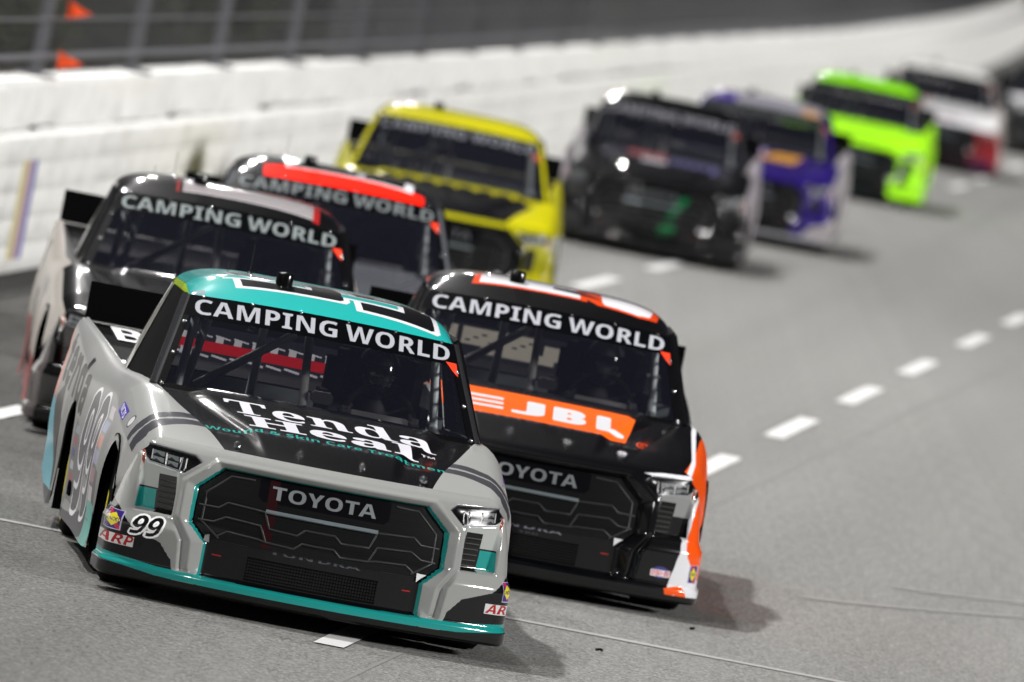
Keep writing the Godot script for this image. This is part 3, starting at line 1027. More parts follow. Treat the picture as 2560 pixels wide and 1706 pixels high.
func make_truck(L: Dictionary, label: String, at: Vector3, turn: float) -> Node3D:
	var t := thing("race_truck", label, "race truck", at, turn, "race trucks driving in single file and side by side round the turn")
	var near: bool = L.near
	var ppm := 640.0 if near else 220.0
	var nose_c := paint_nose(L, ppm)
	var nose_m := printed(nose_c)
	part("bumper_cover", fascia_mesh(nose_c), nose_m, t)
	part("splitter", splitter(), M.trim, t)
	var gc := grille_print(L, 500.0 if near else 150.0)
	var g := part("grille", nose_patch("grille", GRILLE, 0.006, gc), printed(gc, 0.45, 0.3), t)
	part("honeycomb_bars", grille_bars(), M.bar, g)
	part("maker_lettering", nose_word("TOYOTA", -0.27, 0.264, 0.597, 0.663, 0.009), M.word if int(L.id) <= 2 else M.word_dim, g)
	part("light_bar", cached("light_bar", func():
		var st := SurfaceTool.new()
		st.begin(Mesh.PRIMITIVE_TRIANGLES)
		var pts := []
		for i in 15: pts.append(fascia_x(-0.285 + 0.57 * i / 14.0, 0.536, 0.008))
		add_tube(st, pts, 0.012, 6)
		st.generate_normals()
		return st.commit()), M.lens, g)
	var lamp_m: StandardMaterial3D = nose_m.duplicate()
	lamp_m.clearcoat = 0.3
	lamp_m.clearcoat_roughness = 0.2
	for s in [-1.0, 1.0]:
		var hl := part("headlight", nose_patch("head%d" % int(s), HEAD if s > 0 else flipx(HEAD), 0.003, nose_c, 0.04), lamp_m, t)
		for x in [[0.697, 0.654, 0.705], [0.727, 0.655, 0.708], [0.795, 0.662, 0.715], [0.862, 0.674, 0.720]]:
			part("lens_divider", cached("div%d_%d" % [int(s), int(x[0] * 1000)], func(): return tube([fascia_x(s * x[0], x[1], 0.005), fascia_x(s * x[0], x[2], 0.005)], 0.004, 5)), M.steel, hl)
		for k in 6:
			part("vent_slat", cached("slat%d_%d" % [int(s), k], func(): return tube([fascia_x(s * 0.734, 0.448 + k * 0.027, 0.003), fascia_x(s * 0.81, 0.450 + k * 0.027, 0.003)], 0.004, 5)), M.bar, t)
		part("tow_hook", nose_patch("hook%d" % int(s), V2([0.519, 0.374, 0.570, 0.371, 0.545, 0.352, 0.523, 0.330]) if s > 0 else flipx(V2([0.535, 0.374, 0.556, 0.366, 0.556, 0.34, 0.530, 0.334])), 0.012, nose_c), M.white if s > 0 else M.steel, t)
	part("air_intake", intake_mesh(), M.trim, t)
	# bonnet, fenders and flanks
	var hc := paint_hood(L, 520.0 if near else 160.0)
	var hood := part("hood", hood_mesh(hc), printed(hc), t)
	if near:
		for x in [-0.457, -0.146, 0.166, 0.473]:
			var pin := part("hood_pin", cached("pin", func(): return lathe([Vector2(0.018, 0.0), Vector2(0.018, 0.004), Vector2(0.006, 0.006), Vector2(0.006, 0.028), Vector2(0.0, 0.03)], 12)), M.chrome, hood, Transform3D(Basis(Vector3.RIGHT, 0.14), Vector3(x, 0.806 + 0.01 * (1.0 - absf(x) * 2), -0.30)))
			part("clip_ring", cached("ring", func():
				var p := []
				for k in 13: p.append(Vector3(cos(TAU * k / 12) * 0.016, 0.018, sin(TAU * k / 12) * 0.016))
				return tube(p, 0.003, 5)), M.chrome, pin, Transform3D(Basis(Vector3.RIGHT, 0.5), Vector3.ZERO))
		part("cowl_vent", cached("cowl", func(): return box(Vector3(0.62, 0.012, 0.035), 0.004)), M.bar, hood, Transform3D(Basis(Vector3.RIGHT, 0.1), Vector3(0.0, 0.985, -1.262)))
	var sc := paint_side(L, 300.0 if near else 100.0)
	var sm := printed(sc, 0.42, 0.35)
	sm.clearcoat_roughness = 0.12
	for s in [-1.0, 1.0]:
		var side := part("side_panel", side_mesh(s, sc), sm, t)
		if near:
			for k in 2:
				part("exhaust_pipe", cached("pipe", func(): return lathe([Vector2(0.036, -0.10), Vector2(0.038, 0.012), Vector2(0.033, 0.012), Vector2(0.031, -0.09), Vector2(0.0, -0.09)], 18)), M.matte, side, Transform3D(Basis(Vector3.BACK, -s * PI / 2), Vector3(s * 0.994, 0.285, -3.18 + k * 0.085)))
		for w in [-0.955, -3.80]:
			make_wheel(t, Vector3(s * 0.82, 0.345, w), s)
			part("wheel_well", cached("well", func():
				var rows := [[], []]
				for i in 17:
					var a := PI * i / 16.0
					rows[0].append(Vector3(0.0, 0.33 + sin(a) * 0.40 if i > 0 and i < 16 else 0.10, cos(a) * 0.40))
					rows[1].append(Vector3(0.5, 0.33 + sin(a) * 0.40 if i > 0 and i < 16 else 0.10, cos(a) * 0.40))
				return grid(rows)), M.matte, t, Transform3D(Basis.IDENTITY, Vector3(s * 0.74 - 0.25, 0.0, w)))
		# greenhouse
		part("windshield_pillar", cached("pillar%d" % int(s), func(): return pillar(s)), L.pillar_m, t)
		if s > 0: part("window_net", cached("window_net", window_net), M.net, t)
		else: part("side_window", cached("win%d" % int(s), func(): return quad_skin(Vector3(s * 0.835, 0.955, -1.50), Vector3(s * 0.838, 0.940, -3.02), Vector3(s * 0.70, 1.425, -2.80), Vector3(s * 0.702, 1.425, -2.12), 6, 6, Vector3(s * 0.012, 0.0, 0.0), s < 0)), M.net, t)
		part("cab_corner", cached("corner%d" % int(s), func(): return quad_skin(Vector3(s * 0.846, 0.935, -3.00), Vector3(s * 0.846, 0.93, -3.22), Vector3(s * 0.694, 1.425, -3.02), Vector3(s * 0.704, 1.425, -2.79), 3, 6, Vector3(s * 0.014, 0.0, 0.0), s < 0)), L.corner_m, t)
	part("cab_back", cached("cab_back", func():
		var P := func(x: float, y: float) -> Vector3: return Vector3(x * (0.84 - 0.15 * (y - 0.92) / 0.51), y, -3.22 + 0.39 * (y - 0.92))
		var st := SurfaceTool.new()
		st.begin(Mesh.PRIMITIVE_TRIANGLES)
		for q in [[-1.0, 0.92, 1.0, 1.0], [-1.0, 1.37, 1.0, 1.43], [-1.0, 1.0, -0.93, 1.37], [0.93, 1.0, 1.0, 1.37]]:
			add_grid(st, [[P.call(q[0], q[1]), P.call(q[2], q[1])], [P.call(q[0], q[3]), P.call(q[2], q[3])]])
		st.generate_normals()
		return st.commit()), M.matte, t)
	part("rear_window", cached("rear_window", func(): return quad_skin(Vector3(-0.77, 1.0, -3.189), Vector3(0.77, 1.0, -3.189), Vector3(0.66, 1.37, -3.045), Vector3(-0.66, 1.37, -3.045), 2, 2, Vector3.ZERO)), M.glass, t)
	var rc := paint_roof(L, 480.0 if near else 150.0)
	var roof := part("roof", roof_mesh(rc), printed(rc), t)
	part("roof_pod", cached("pod", func(): return lathe([Vector2(0.043, -0.02), Vector2(0.043, 0.048), Vector2(0.038, 0.056), Vector2(0.0, 0.06)], 20)), M.trim, roof, Transform3D(Basis.IDENTITY, Vector3(-0.20, 1.548, -2.28)))
	if near:
		var ant := part("aerial", cached("aerial", func(): return tube([Vector3.ZERO, Vector3(0, 0.155, 0)], 0.0016, 5)), M.trim, roof, Transform3D(Basis.IDENTITY, Vector3(-0.36, 1.553, -2.5)))
		part("aerial_base", cached("aerial_base", func(): return lathe([Vector2(0.016, 0.0), Vector2(0.013, 0.014), Vector2(0.0, 0.018)], 12)), M.chrome, ant)
		part("aerial", cached("aerial_short", func(): return tube([Vector3.ZERO, Vector3(0, 0.055, 0)], 0.0014, 5)), M.trim, roof, Transform3D(Basis.IDENTITY, Vector3(-0.48, 1.545, -2.42)))
	var ws := part("windshield", cached("glass", func(): return screen_grid(-0.985, 0.985, 0.0, 0.775, 20, 12, 0.0, null)), M.glass, t)
	part("windshield_film", cached("film", func(): return screen_grid(-0.955, 0.955, 0.03, 0.77, 20, 8, 0.002, null)), M.film, ws)
	part("flag_sticker", cached("flag", func():
		var st := SurfaceTool.new()
		st.begin(Mesh.PRIMITIVE_TRIANGLES)
		for v in [screen(0.905, 0.795, 0.005), screen(0.985, 0.795, 0.005), screen(0.975, 0.655, 0.007)]: st.add_vertex(v)
		for v in [screen(0.905, 0.795, 0.005), screen(0.975, 0.655, 0.007), screen(0.945, 0.70, 0.007)]: st.add_vertex(v)
		st.generate_normals()
		return st.commit()), M.flag if near else M.flag_dim, ws)
	var bc := paint_banner(L, 620.0 if near else 240.0)
	part("sun_strip", cached("strip", func(): return screen_grid(-1.0, 1.0, 0.768, 1.0, 28, 6, 0.003, bc)), printed(bc, 0.25, 1.0), ws)
	part("windshield_edge", cached("edge_low", func(): return screen_grid(-1.0, 1.0, -0.02, 0.035, 28, 2, 0.004, null)), M.trim, ws)
	for s in [-1.0, 1.0]:
		part("windshield_edge", cached("edge%d" % int(s), func(): return screen_grid(-1.0 if s < 0 else 0.955, -0.955 if s < 0 else 1.0, 0.03, 0.77, 2, 12, 0.005, null)), M.trim, ws)
		if near:
			for v in [0.02, 0.36, 0.70]:
				part("windshield_clip", cached("clip", func(): return lathe([Vector2(0.011, 0.0), Vector2(0.009, 0.008), Vector2(0.0, 0.011)], 10)), M.chrome, ws, Transform3D(Basis(Vector3.RIGHT, 0.8), screen(s * 0.975, v, 0.006)))
	if near:
		for k in 6: part("windshield_clip", mesh_cache["clip"], M.chrome, ws, Transform3D(Basis(Vector3.RIGHT, 0.8).scaled(Vector3.ONE * 0.7), screen(-0.9 + 1.8 * k / 5.0, 0.985, 0.006)))
	# bed, tail and what lies under the body
	if int(L.id) == 1:
		part("bed_lettering", cached("bedtext", func():
			var st := SurfaceTool.new()
			st.begin(Mesh.PRIMITIVE_TRIANGLES)
			for u in letters("BE", BOLD):
				var z := lerpf(-4.40, -5.05, u.y)
				st.add_vertex(Vector3(lerpf(-0.80, -0.46, u.x), y_mid(z) - 0.006, z))
			st.generate_normals()
			return st.commit()), M.white, t)
	part("bed_cover", cached("bed", func():
		var rows := []
		for j in 9:
			var z := lerpf(-5.20, -3.19, j / 8.0)
			var row := []
			for i in 9: row.append(Vector3((half_hood(z) + 0.005) * (i / 4.0 - 1.0), y_mid(z) - 0.012, z))
			rows.push_front(row)
		return grid(rows)), M.trim, t)
	part("spoiler", cached("blade", func(): return box(Vector3(1.86, 0.20, 0.008), 0.003)), M.blade, t, Transform3D(Basis(Vector3.RIGHT, -0.06), Vector3(0, 1.155, -5.20)))
	part("tailgate", cached("tail", func(): return box(Vector3(1.9, 0.80, 0.03), 0.008)), L.corner_m, t, Transform3D(Basis.IDENTITY, Vector3(0, 0.65, -5.205)))
	part("underbody", cached("under", func(): return box(Vector3(1.1, 0.55, 4.3), 0.02)), M.matte, t, Transform3D(Basis.IDENTITY, Vector3(0, 0.42, -2.85)))
	part("dashboard", cached("dash", func(): return box(Vector3(1.60, 0.30, 0.55), 0.03)), M.matte, t, Transform3D(Basis.IDENTITY, Vector3(0, 0.80, -1.72)))
	part("floor_pan", cached("pan", func(): return box(Vector3(1.66, 0.10, 1.9), 0.02)), M.matte, t, Transform3D(Basis.IDENTITY, Vector3(0, 0.72, -2.24)))
	part("rear_bulkhead", cached("bulk", func(): return quad_skin(Vector3(-0.80, 0.75, -3.0), Vector3(0.80, 0.75, -3.0), Vector3(0.80, 1.00, -2.98), Vector3(-0.80, 1.00, -2.98), 4, 4, Vector3.ZERO)), M.inside, t)
	for b in [[Vector3(-0.66, 0.75, -2.1), Vector3(-0.60, 1.38, -2.3)], [Vector3(0.70, 0.75, -2.1), Vector3(0.62, 1.38, -2.3)], [Vector3(-0.60, 1.38, -2.3), Vector3(0.62, 1.38, -2.3)], [Vector3(-0.03, 0.90, -1.80), Vector3(-0.03, 1.38, -2.25)], [Vector3(-0.52, 0.95, -2.6), Vector3(-0.06, 1.30, -2.6)], [Vector3(-0.22, 0.75, -2.85), Vector3(-0.20, 1.38, -2.85)], [Vector3(-0.60, 0.75, -2.6), Vector3(-0.50, 1.38, -2.6)], [Vector3(0.66, 0.95, -1.75), Vector3(0.68, 1.0, -2.7)]]:
		part("roll_bar", cached("bar%s" % str(b), func(): return tube(b, 0.022, 8)), M.cage if b[0].z < -2.0 else M.steel, t)
	if near:
		part("seat", cached("seat", func():
			var st := SurfaceTool.new()
			st.begin(Mesh.PRIMITIVE_TRIANGLES)
			add_box(st, Vector3(0.37, 0.92, -2.62), Vector3(0.50, 0.62, 0.07))
			for e in [-1.0, 1.0]:
				add_box(st, Vector3(0.37 + e * 0.255, 0.86, -2.46), Vector3(0.04, 0.40, 0.34))
				add_box(st, Vector3(0.37 + e * 0.185, 1.17, -2.48), Vector3(0.05, 0.22, 0.26), Basis(Vector3.UP, e * 0.15))
			add_box(st, Vector3(0.37, 1.17, -2.62), Vector3(0.36, 0.24, 0.06))
			st.generate_normals()
			return st.commit()), M.seat, t)
		var sw := part("steering_wheel", cached("steer", func():
			var p := []
			for k in 25: p.append(Vector3(cos(TAU * k / 24) * 0.175, sin(TAU * k / 24) * 0.175, 0))
			return tube(p, 0.016, 8)), M.rubber, t, Transform3D(Basis(Vector3.RIGHT, -0.35), Vector3(0.37, 0.98, -1.98)))
		part("wheel_hub", cached("hub", func(): return box(Vector3(0.30, 0.05, 0.03), 0.01)), M.steel, sw)
		part("gauge_pod", cached("gauges", func(): return box(Vector3(0.11, 0.06, 0.06), 0.015)), M.bar, t, Transform3D(Basis.IDENTITY, Vector3(0.06, 1.04, -1.9)))
	if L.has("sticker"):
		var k := Canvas.new(-0.7, 1.055, 0.3, 1.235, 400, Color(0.18, 0.18, 0.21))
		if int(L.id) == 1:
			k.rect(-0.62, 1.10, 0.25, 1.155, Color(0.85, 0.12, 0.17))
			for i in 9:
				k.rect(-0.60 + i * 0.095, 1.155, -0.56 + i * 0.095, 1.185, SNOW)
				k.line(V2([-0.60 + i * 0.095, 1.19, -0.53 + i * 0.095, 1.18]), 0.008, SNOW)
				k.line(V2([-0.60 + i * 0.095, 1.085, -0.53 + i * 0.095, 1.075]), 0.012, SNOW)
			k.rect(-0.58, 1.07, -0.52, 1.11, SNOW)
		else:
			var cream := Color(0.8, 0.78, 0.72)
			for q in [[-0.68, 1.12, -0.58, 1.22], [-0.53, 1.11, -0.45, 1.22], [-0.42, 1.12, 0.02, 1.22], [-0.30, 1.08, 0.12, 1.13], [0.05, 1.11, 0.16, 1.19]]:
				k.rect(q[0], q[1], q[2], q[3], cream)
			for i in 9: k.rect(-0.40 + i * 0.045, 1.14 + (i % 3) * 0.02, -0.37 + i * 0.045, 1.15 + (i % 3) * 0.02, Color(0.2, 0.2, 0.22))
		var rows := [[Vector3(-0.7, 1.055, -3.155), Vector3(0.3, 1.055, -3.155)], [Vector3(-0.7, 1.235, -3.085), Vector3(0.3, 1.235, -3.085)]]
		var km := printed(k, 0.7, 0.0)
		km.backlight_enabled = true
		km.backlight = Color.WHITE
		part("rear_window_sticker", grid(rows, [[Vector2(0, 1), Vector2(1, 1)], [Vector2(0, 0), Vector2(1, 0)]]), km, t)
	return t

# ---------------------------------------------------------------- a figure meshed from capsules (surface nets)
func net(st: SurfaceTool, caps: Array, lo: Vector3, hi: Vector3, cell: float, blend: float) -> void:
	var n := Vector3i(((hi - lo) / cell).ceil()) + Vector3i.ONE
	var f := PackedFloat32Array()
	f.resize(n.x * n.y * n.z)
	for z in n.z:
		for y in n.y:
			for x in n.x:
				var p := lo + Vector3(x, y, z) * cell
				var d := 1.0
				for c in caps:
					var a: Vector3 = c[0]
					var ab: Vector3 = c[1] - a
					var h := clampf((p - a).dot(ab) / maxf(ab.length_squared(), 1e-8), 0.0, 1.0)
					var e := (p - a - ab * h).length() - lerpf(c[2], c[3], h)
					var k := maxf(blend - absf(d - e), 0.0) / blend
					d = minf(d, e) - k * k * blend * 0.25
				f[(z * n.y + y) * n.x + x] = d
	var vert := {}
	var at := func(x: int, y: int, z: int) -> float: return f[(z * n.y + y) * n.x + x]
	for z in n.z - 1:
		for y in n.y - 1:
			for x in n.x - 1:
				var sum := Vector3.ZERO
				var cnt := 0
				var base := (z * n.y + y) * n.x + x
				var v := [f[base], f[base + 1], f[base + n.x], f[base + n.x + 1], f[base + n.x * n.y], f[base + n.x * n.y + 1], f[base + n.x * n.y + n.x], f[base + n.x * n.y + n.x + 1]]
				var neg := 0
				for q in v: neg += int(q < 0.0)
				if neg == 0 or neg == 8: continue
				for e in [[0, 1], [2, 3], [4, 5], [6, 7], [0, 2], [1, 3], [4, 6], [5, 7], [0, 4], [1, 5], [2, 6], [3, 7]]:
					if (v[e[0]] < 0.0) != (v[e[1]] < 0.0):
						var t: float = v[e[0]] / (v[e[0]] - v[e[1]])
						var a := Vector3(e[0] & 1, (e[0] >> 1) & 1, e[0] >> 2)
						var b := Vector3(e[1] & 1, (e[1] >> 1) & 1, e[1] >> 2)
						sum += a.lerp(b, t)
						cnt += 1
				vert[Vector3i(x, y, z)] = lo + (Vector3(x, y, z) + sum / cnt) * cell
	for k in vert:
		for ax in 3:
			var d := Vector3i.ZERO
			d[ax] = 1
			var q: Vector3i = k + d
			if q.x >= n.x or q.y >= n.y or q.z >= n.z: continue
			var a: float = at.call(k.x, k.y, k.z)
			var b: float = at.call(q.x, q.y, q.z)
			if (a < 0.0) == (b < 0.0): continue
			var u := Vector3i.ZERO
			u[(ax + 1) % 3] = 1
			var w := Vector3i.ZERO
			w[(ax + 2) % 3] = 1
			var c := [k, k - u, k - u - w, k - w]
			if not (vert.has(c[1]) and vert.has(c[2]) and vert.has(c[3])): continue
			var o := [0, 2, 1, 0, 3, 2] if a < 0.0 else [0, 1, 2, 0, 2, 3]
			for i in o: st.add_vertex(vert[c[i]])

func driver_body() -> Mesh:
	var st := SurfaceTool.new()
	st.begin(Mesh.PRIMITIVE_TRIANGLES)
	var caps := [[Vector3(0, 0.02, 0.0), Vector3(0, 0.16, -0.03), 0.135, 0.13], [Vector3(0, 0.16, -0.03), Vector3(0, 0.34, -0.06), 0.13, 0.135], [Vector3(-0.13, 0.37, -0.07), Vector3(0.13, 0.37, -0.07), 0.075, 0.075], [Vector3(0, 0.36, -0.06), Vector3(0, 0.48, -0.03), 0.065, 0.06]]
	for s in [-1.0, 1.0]:
		caps.append([Vector3(s * 0.18, 0.375, -0.06), Vector3(s * 0.26, 0.17, 0.10), 0.062, 0.050])
		caps.append([Vector3(s * 0.26, 0.17, 0.10), Vector3(s * 0.19, 0.335, 0.385), 0.048, 0.034])
		caps.append([Vector3(s * 0.09, 0.0, 0.0), Vector3(s * 0.13, 0.09, 0.42), 0.09, 0.062])
		caps.append([Vector3(s * 0.13, 0.09, 0.42), Vector3(s * 0.10, -0.22, 0.72), 0.060, 0.042])
		caps.append([Vector3(s * 0.10, -0.22, 0.72), Vector3(s * 0.10, -0.15, 0.84), 0.042, 0.035])
	net(st, caps, Vector3(-0.36, -0.30, -0.22), Vector3(0.36, 0.58, 0.90), 0.026, 0.04)
	for s in [-1.0, 1.0]:
		var hand := [[Vector3(s * 0.19, 0.335, 0.385), Vector3(s * 0.185, 0.352, 0.425), 0.034, 0.030], [Vector3(s * 0.188, 0.335, 0.435), Vector3(s * 0.188, 0.375, 0.435), 0.020, 0.020]]
		for i in 4:
			var y := 0.326 + i * 0.0205
			var l: float = [0.8, 0.95, 1.0, 0.92][i]
			hand.append([Vector3(s * 0.192, y, 0.445), Vector3(s * 0.190, y + 0.003, 0.445 + 0.042 * l), 0.0098, 0.0092])
			hand.append([Vector3(s * 0.190, y + 0.003, 0.445 + 0.042 * l), Vector3(s * (0.190 - 0.030 * l), y + 0.004, 0.450 + 0.046 * l), 0.0092, 0.0088])
			hand.append([Vector3(s * (0.190 - 0.030 * l), y + 0.004, 0.450 + 0.046 * l), Vector3(s * (0.190 - 0.040 * l), y + 0.004, 0.470), 0.0088, 0.0080])
		hand.append([Vector3(s * 0.178, 0.372, 0.428), Vector3(s * 0.160, 0.398, 0.448), 0.0115, 0.0105])
		hand.append([Vector3(s * 0.160, 0.398, 0.448), Vector3(s * 0.150, 0.410, 0.474), 0.0105, 0.0095])
		net(st, hand, Vector3(s * 0.185 - 0.055, 0.295, 0.35), Vector3(s * 0.185 + 0.055, 0.43, 0.52), 0.0065, 0.010)
	st.index()
	st.generate_normals()
	return st.commit()

func driver_helmet() -> Mesh:
	var rows := []
	for j in 21:
		var a := -PI * 0.42 + (PI * 0.92) * j / 20.0
		var row := []
		for i in 33:
			var t := -TAU * i / 32.0
			var d := Vector3(cos(a) * sin(t), sin(a), cos(a) * cos(t))
			var chin := 0.028 * sst(0.3, 0.9, d.z) * sst(0.15, -0.5, d.y)
			row.append(Vector3(d.x * 0.122, d.y * 0.142, d.z * (0.140 + chin)))
		rows.append(row)
	return grid(rows)

func driver_visor() -> Mesh:
	var rows := []
	for j in 7:
		var a := lerpf(-0.16, 0.42, j / 6.0)
		var row := []
		for i in 17:
			var t := lerpf(-1.15, 1.15, i / 16.0)
			var d := Vector3(cos(a) * sin(t), sin(a), cos(a) * cos(t))
			row.append(Vector3(d.x * 0.126, d.y * 0.146, d.z * 0.145))
		rows.append(row)
	return grid(rows)

func make_driver(truck: Node3D, label: String, suit: Color, hat: Color) -> void:
	var p := thing("person", label, "person", truck.transform * Vector3(0.37, 0.62, -2.45), truck.rotation.y, "drivers at the wheel")
	part("body", cached("driver_body", driver_body), mat(suit, 0.8), p)
	var h := part("helmet", cached("helmet", driver_helmet), paint(hat), p, Transform3D(Basis(Vector3.RIGHT, 0.06), Vector3(0, 0.565, -0.01)))
	part("visor", cached("visor", driver_visor), mat(Color(0.03, 0.03, 0.035), 0.06, 0.0, 1.0), h)

# ---------------------------------------------------------------- the track and what stands round it
func wall_x(z: float) -> float:
	var s := -z
	return -6.13 + 0.0757 * s - 0.0000451 * s * s + 0.36 * sst(110.0, 175.0, s)

func lane_1(z: float) -> float:
	return -0.53 - 0.0853 * z - 0.00002 * z * z

func lane_2(z: float) -> float:
	return -4.16 - 0.0945 * z - 0.000082 * z * z

func along(z: float) -> Vector3:                          # unit tangent of the wall, towards the camera
	return Vector3(wall_x(z + 0.5) - wall_x(z - 0.5), 0, 1.0).normalized()

func wall_at(z: float, off: float, y: float) -> Vector3:   # a point off metres behind the wall's face
	var t := along(z)
	return Vector3(wall_x(z), y, z) + Vector3(-t.z, 0, t.x) * off

func swept(z0: float, z1: float, step: float, profile: Array) -> Mesh:   # (off, y) points swept along the wall's line
	var rows := []
	for q in profile:
		var row := []
		var n := maxi(1, int(ceil((z0 - z1) / step)))
		for i in n + 1: row.append(wall_at(lerpf(z1, z0, float(i) / n), q.x, q.y))
		rows.append(row)
	return grid(rows)

func ribbon(f: Callable, z0: float, z1: float, w: float, y: float, n: int, ragged := 0.0, seed_ := 1) -> Mesh:
	var rng := RandomNumberGenerator.new()
	rng.seed = seed_
	var rows := [[], []]
	for i in n + 1:
		var z := lerpf(z0, z1, float(i) / n)
		rows[0].append(Vector3(f.call(z) + w / 2 + rng.randf_range(-ragged, ragged), y, z))
		rows[1].append(Vector3(f.call(z) - w / 2 + rng.randf_range(-ragged, ragged), y, z))
	return grid(rows)

func asphalt_material() -> StandardMaterial3D:
	var n := FastNoiseLite.new()
	n.seed = 3
	n.noise_type = FastNoiseLite.TYPE_VALUE
	n.frequency = 0.17
	n.fractal_octaves = 3
	n.fractal_gain = 0.8
	var t := NoiseTexture2D.new()
	t.width = 1024
	t.height = 1024
	t.seamless = true
	t.noise = n
	var g := Gradient.new()
	g.offsets = PackedFloat32Array([0.0, 0.32, 0.5, 0.68, 0.86, 1.0])
	g.colors = PackedColorArray([Color(0.30, 0.30, 0.30), Color(0.58, 0.58, 0.58), Color(0.76, 0.76, 0.76), Color(0.90, 0.90, 0.90), Color(1, 1, 1), Color(1, 1, 1)])
	t.color_ramp = g
	var hmap := NoiseTexture2D.new()
	hmap.width = 1024
	hmap.height = 1024
	hmap.seamless = true
	hmap.noise = n
	var m := mat(Color.WHITE, 0.92)
	m.metallic_specular = 0.2
	m.albedo_texture = t
	m.vertex_color_use_as_albedo = true
	m.uv1_triplanar = true
	m.uv1_world_triplanar = true
	m.uv1_scale = Vector3.ONE * 0.45
	m.heightmap_enabled = true
	m.heightmap_texture = hmap
	m.heightmap_scale = 0.5
	return m

func track_mesh() -> Mesh:
	var big := FastNoiseLite.new()
	big.seed = 8
	big.frequency = 0.05
	big.fractal_octaves = 4
	var streak := FastNoiseLite.new()
	streak.seed = 5
	streak.frequency = 0.5
	var st := SurfaceTool.new()
	st.begin(Mesh.PRIMITIVE_TRIANGLES)
	var zs := []
	var z := 66.0
	while z > -420.0:
		zs.append(z)
		z -= 0.7 if z > -60.0 else 2.5
	var cols := []
	for i in 100: cols.append(-0.4 + i * 0.25)
	for i in 30: cols.append(24.6 + i * 2.5)
	for zz in zs:
		for a in cols:
			var x: float = wall_x(zz) + a
			var k := 1.0
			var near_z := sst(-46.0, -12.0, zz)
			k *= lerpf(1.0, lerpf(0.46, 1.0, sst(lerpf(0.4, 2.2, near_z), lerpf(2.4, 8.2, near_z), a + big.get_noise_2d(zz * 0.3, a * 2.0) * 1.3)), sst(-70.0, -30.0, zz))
			k *= 1.0 + 0.16 * big.get_noise_2d(x * 2.2, zz * 0.35) + 0.10 * streak.get_noise_2d(a * 2.2, zz * 0.02)
			k *= 1.0 - 0.10 * sst(0.35, 0.0, absf(a - 4.6)) - 0.08 * sst(0.4, 0.0, absf(a - 7.9))
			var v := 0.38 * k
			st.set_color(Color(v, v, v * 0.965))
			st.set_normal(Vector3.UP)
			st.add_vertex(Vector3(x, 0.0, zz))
	var w := cols.size()
	for j in zs.size() - 1:
		for i in w - 1:
			var q := j * w + i
			for k in [q, q + w, q + w + 1, q, q + w + 1, q + 1]: st.add_index(k)
	return st.commit()

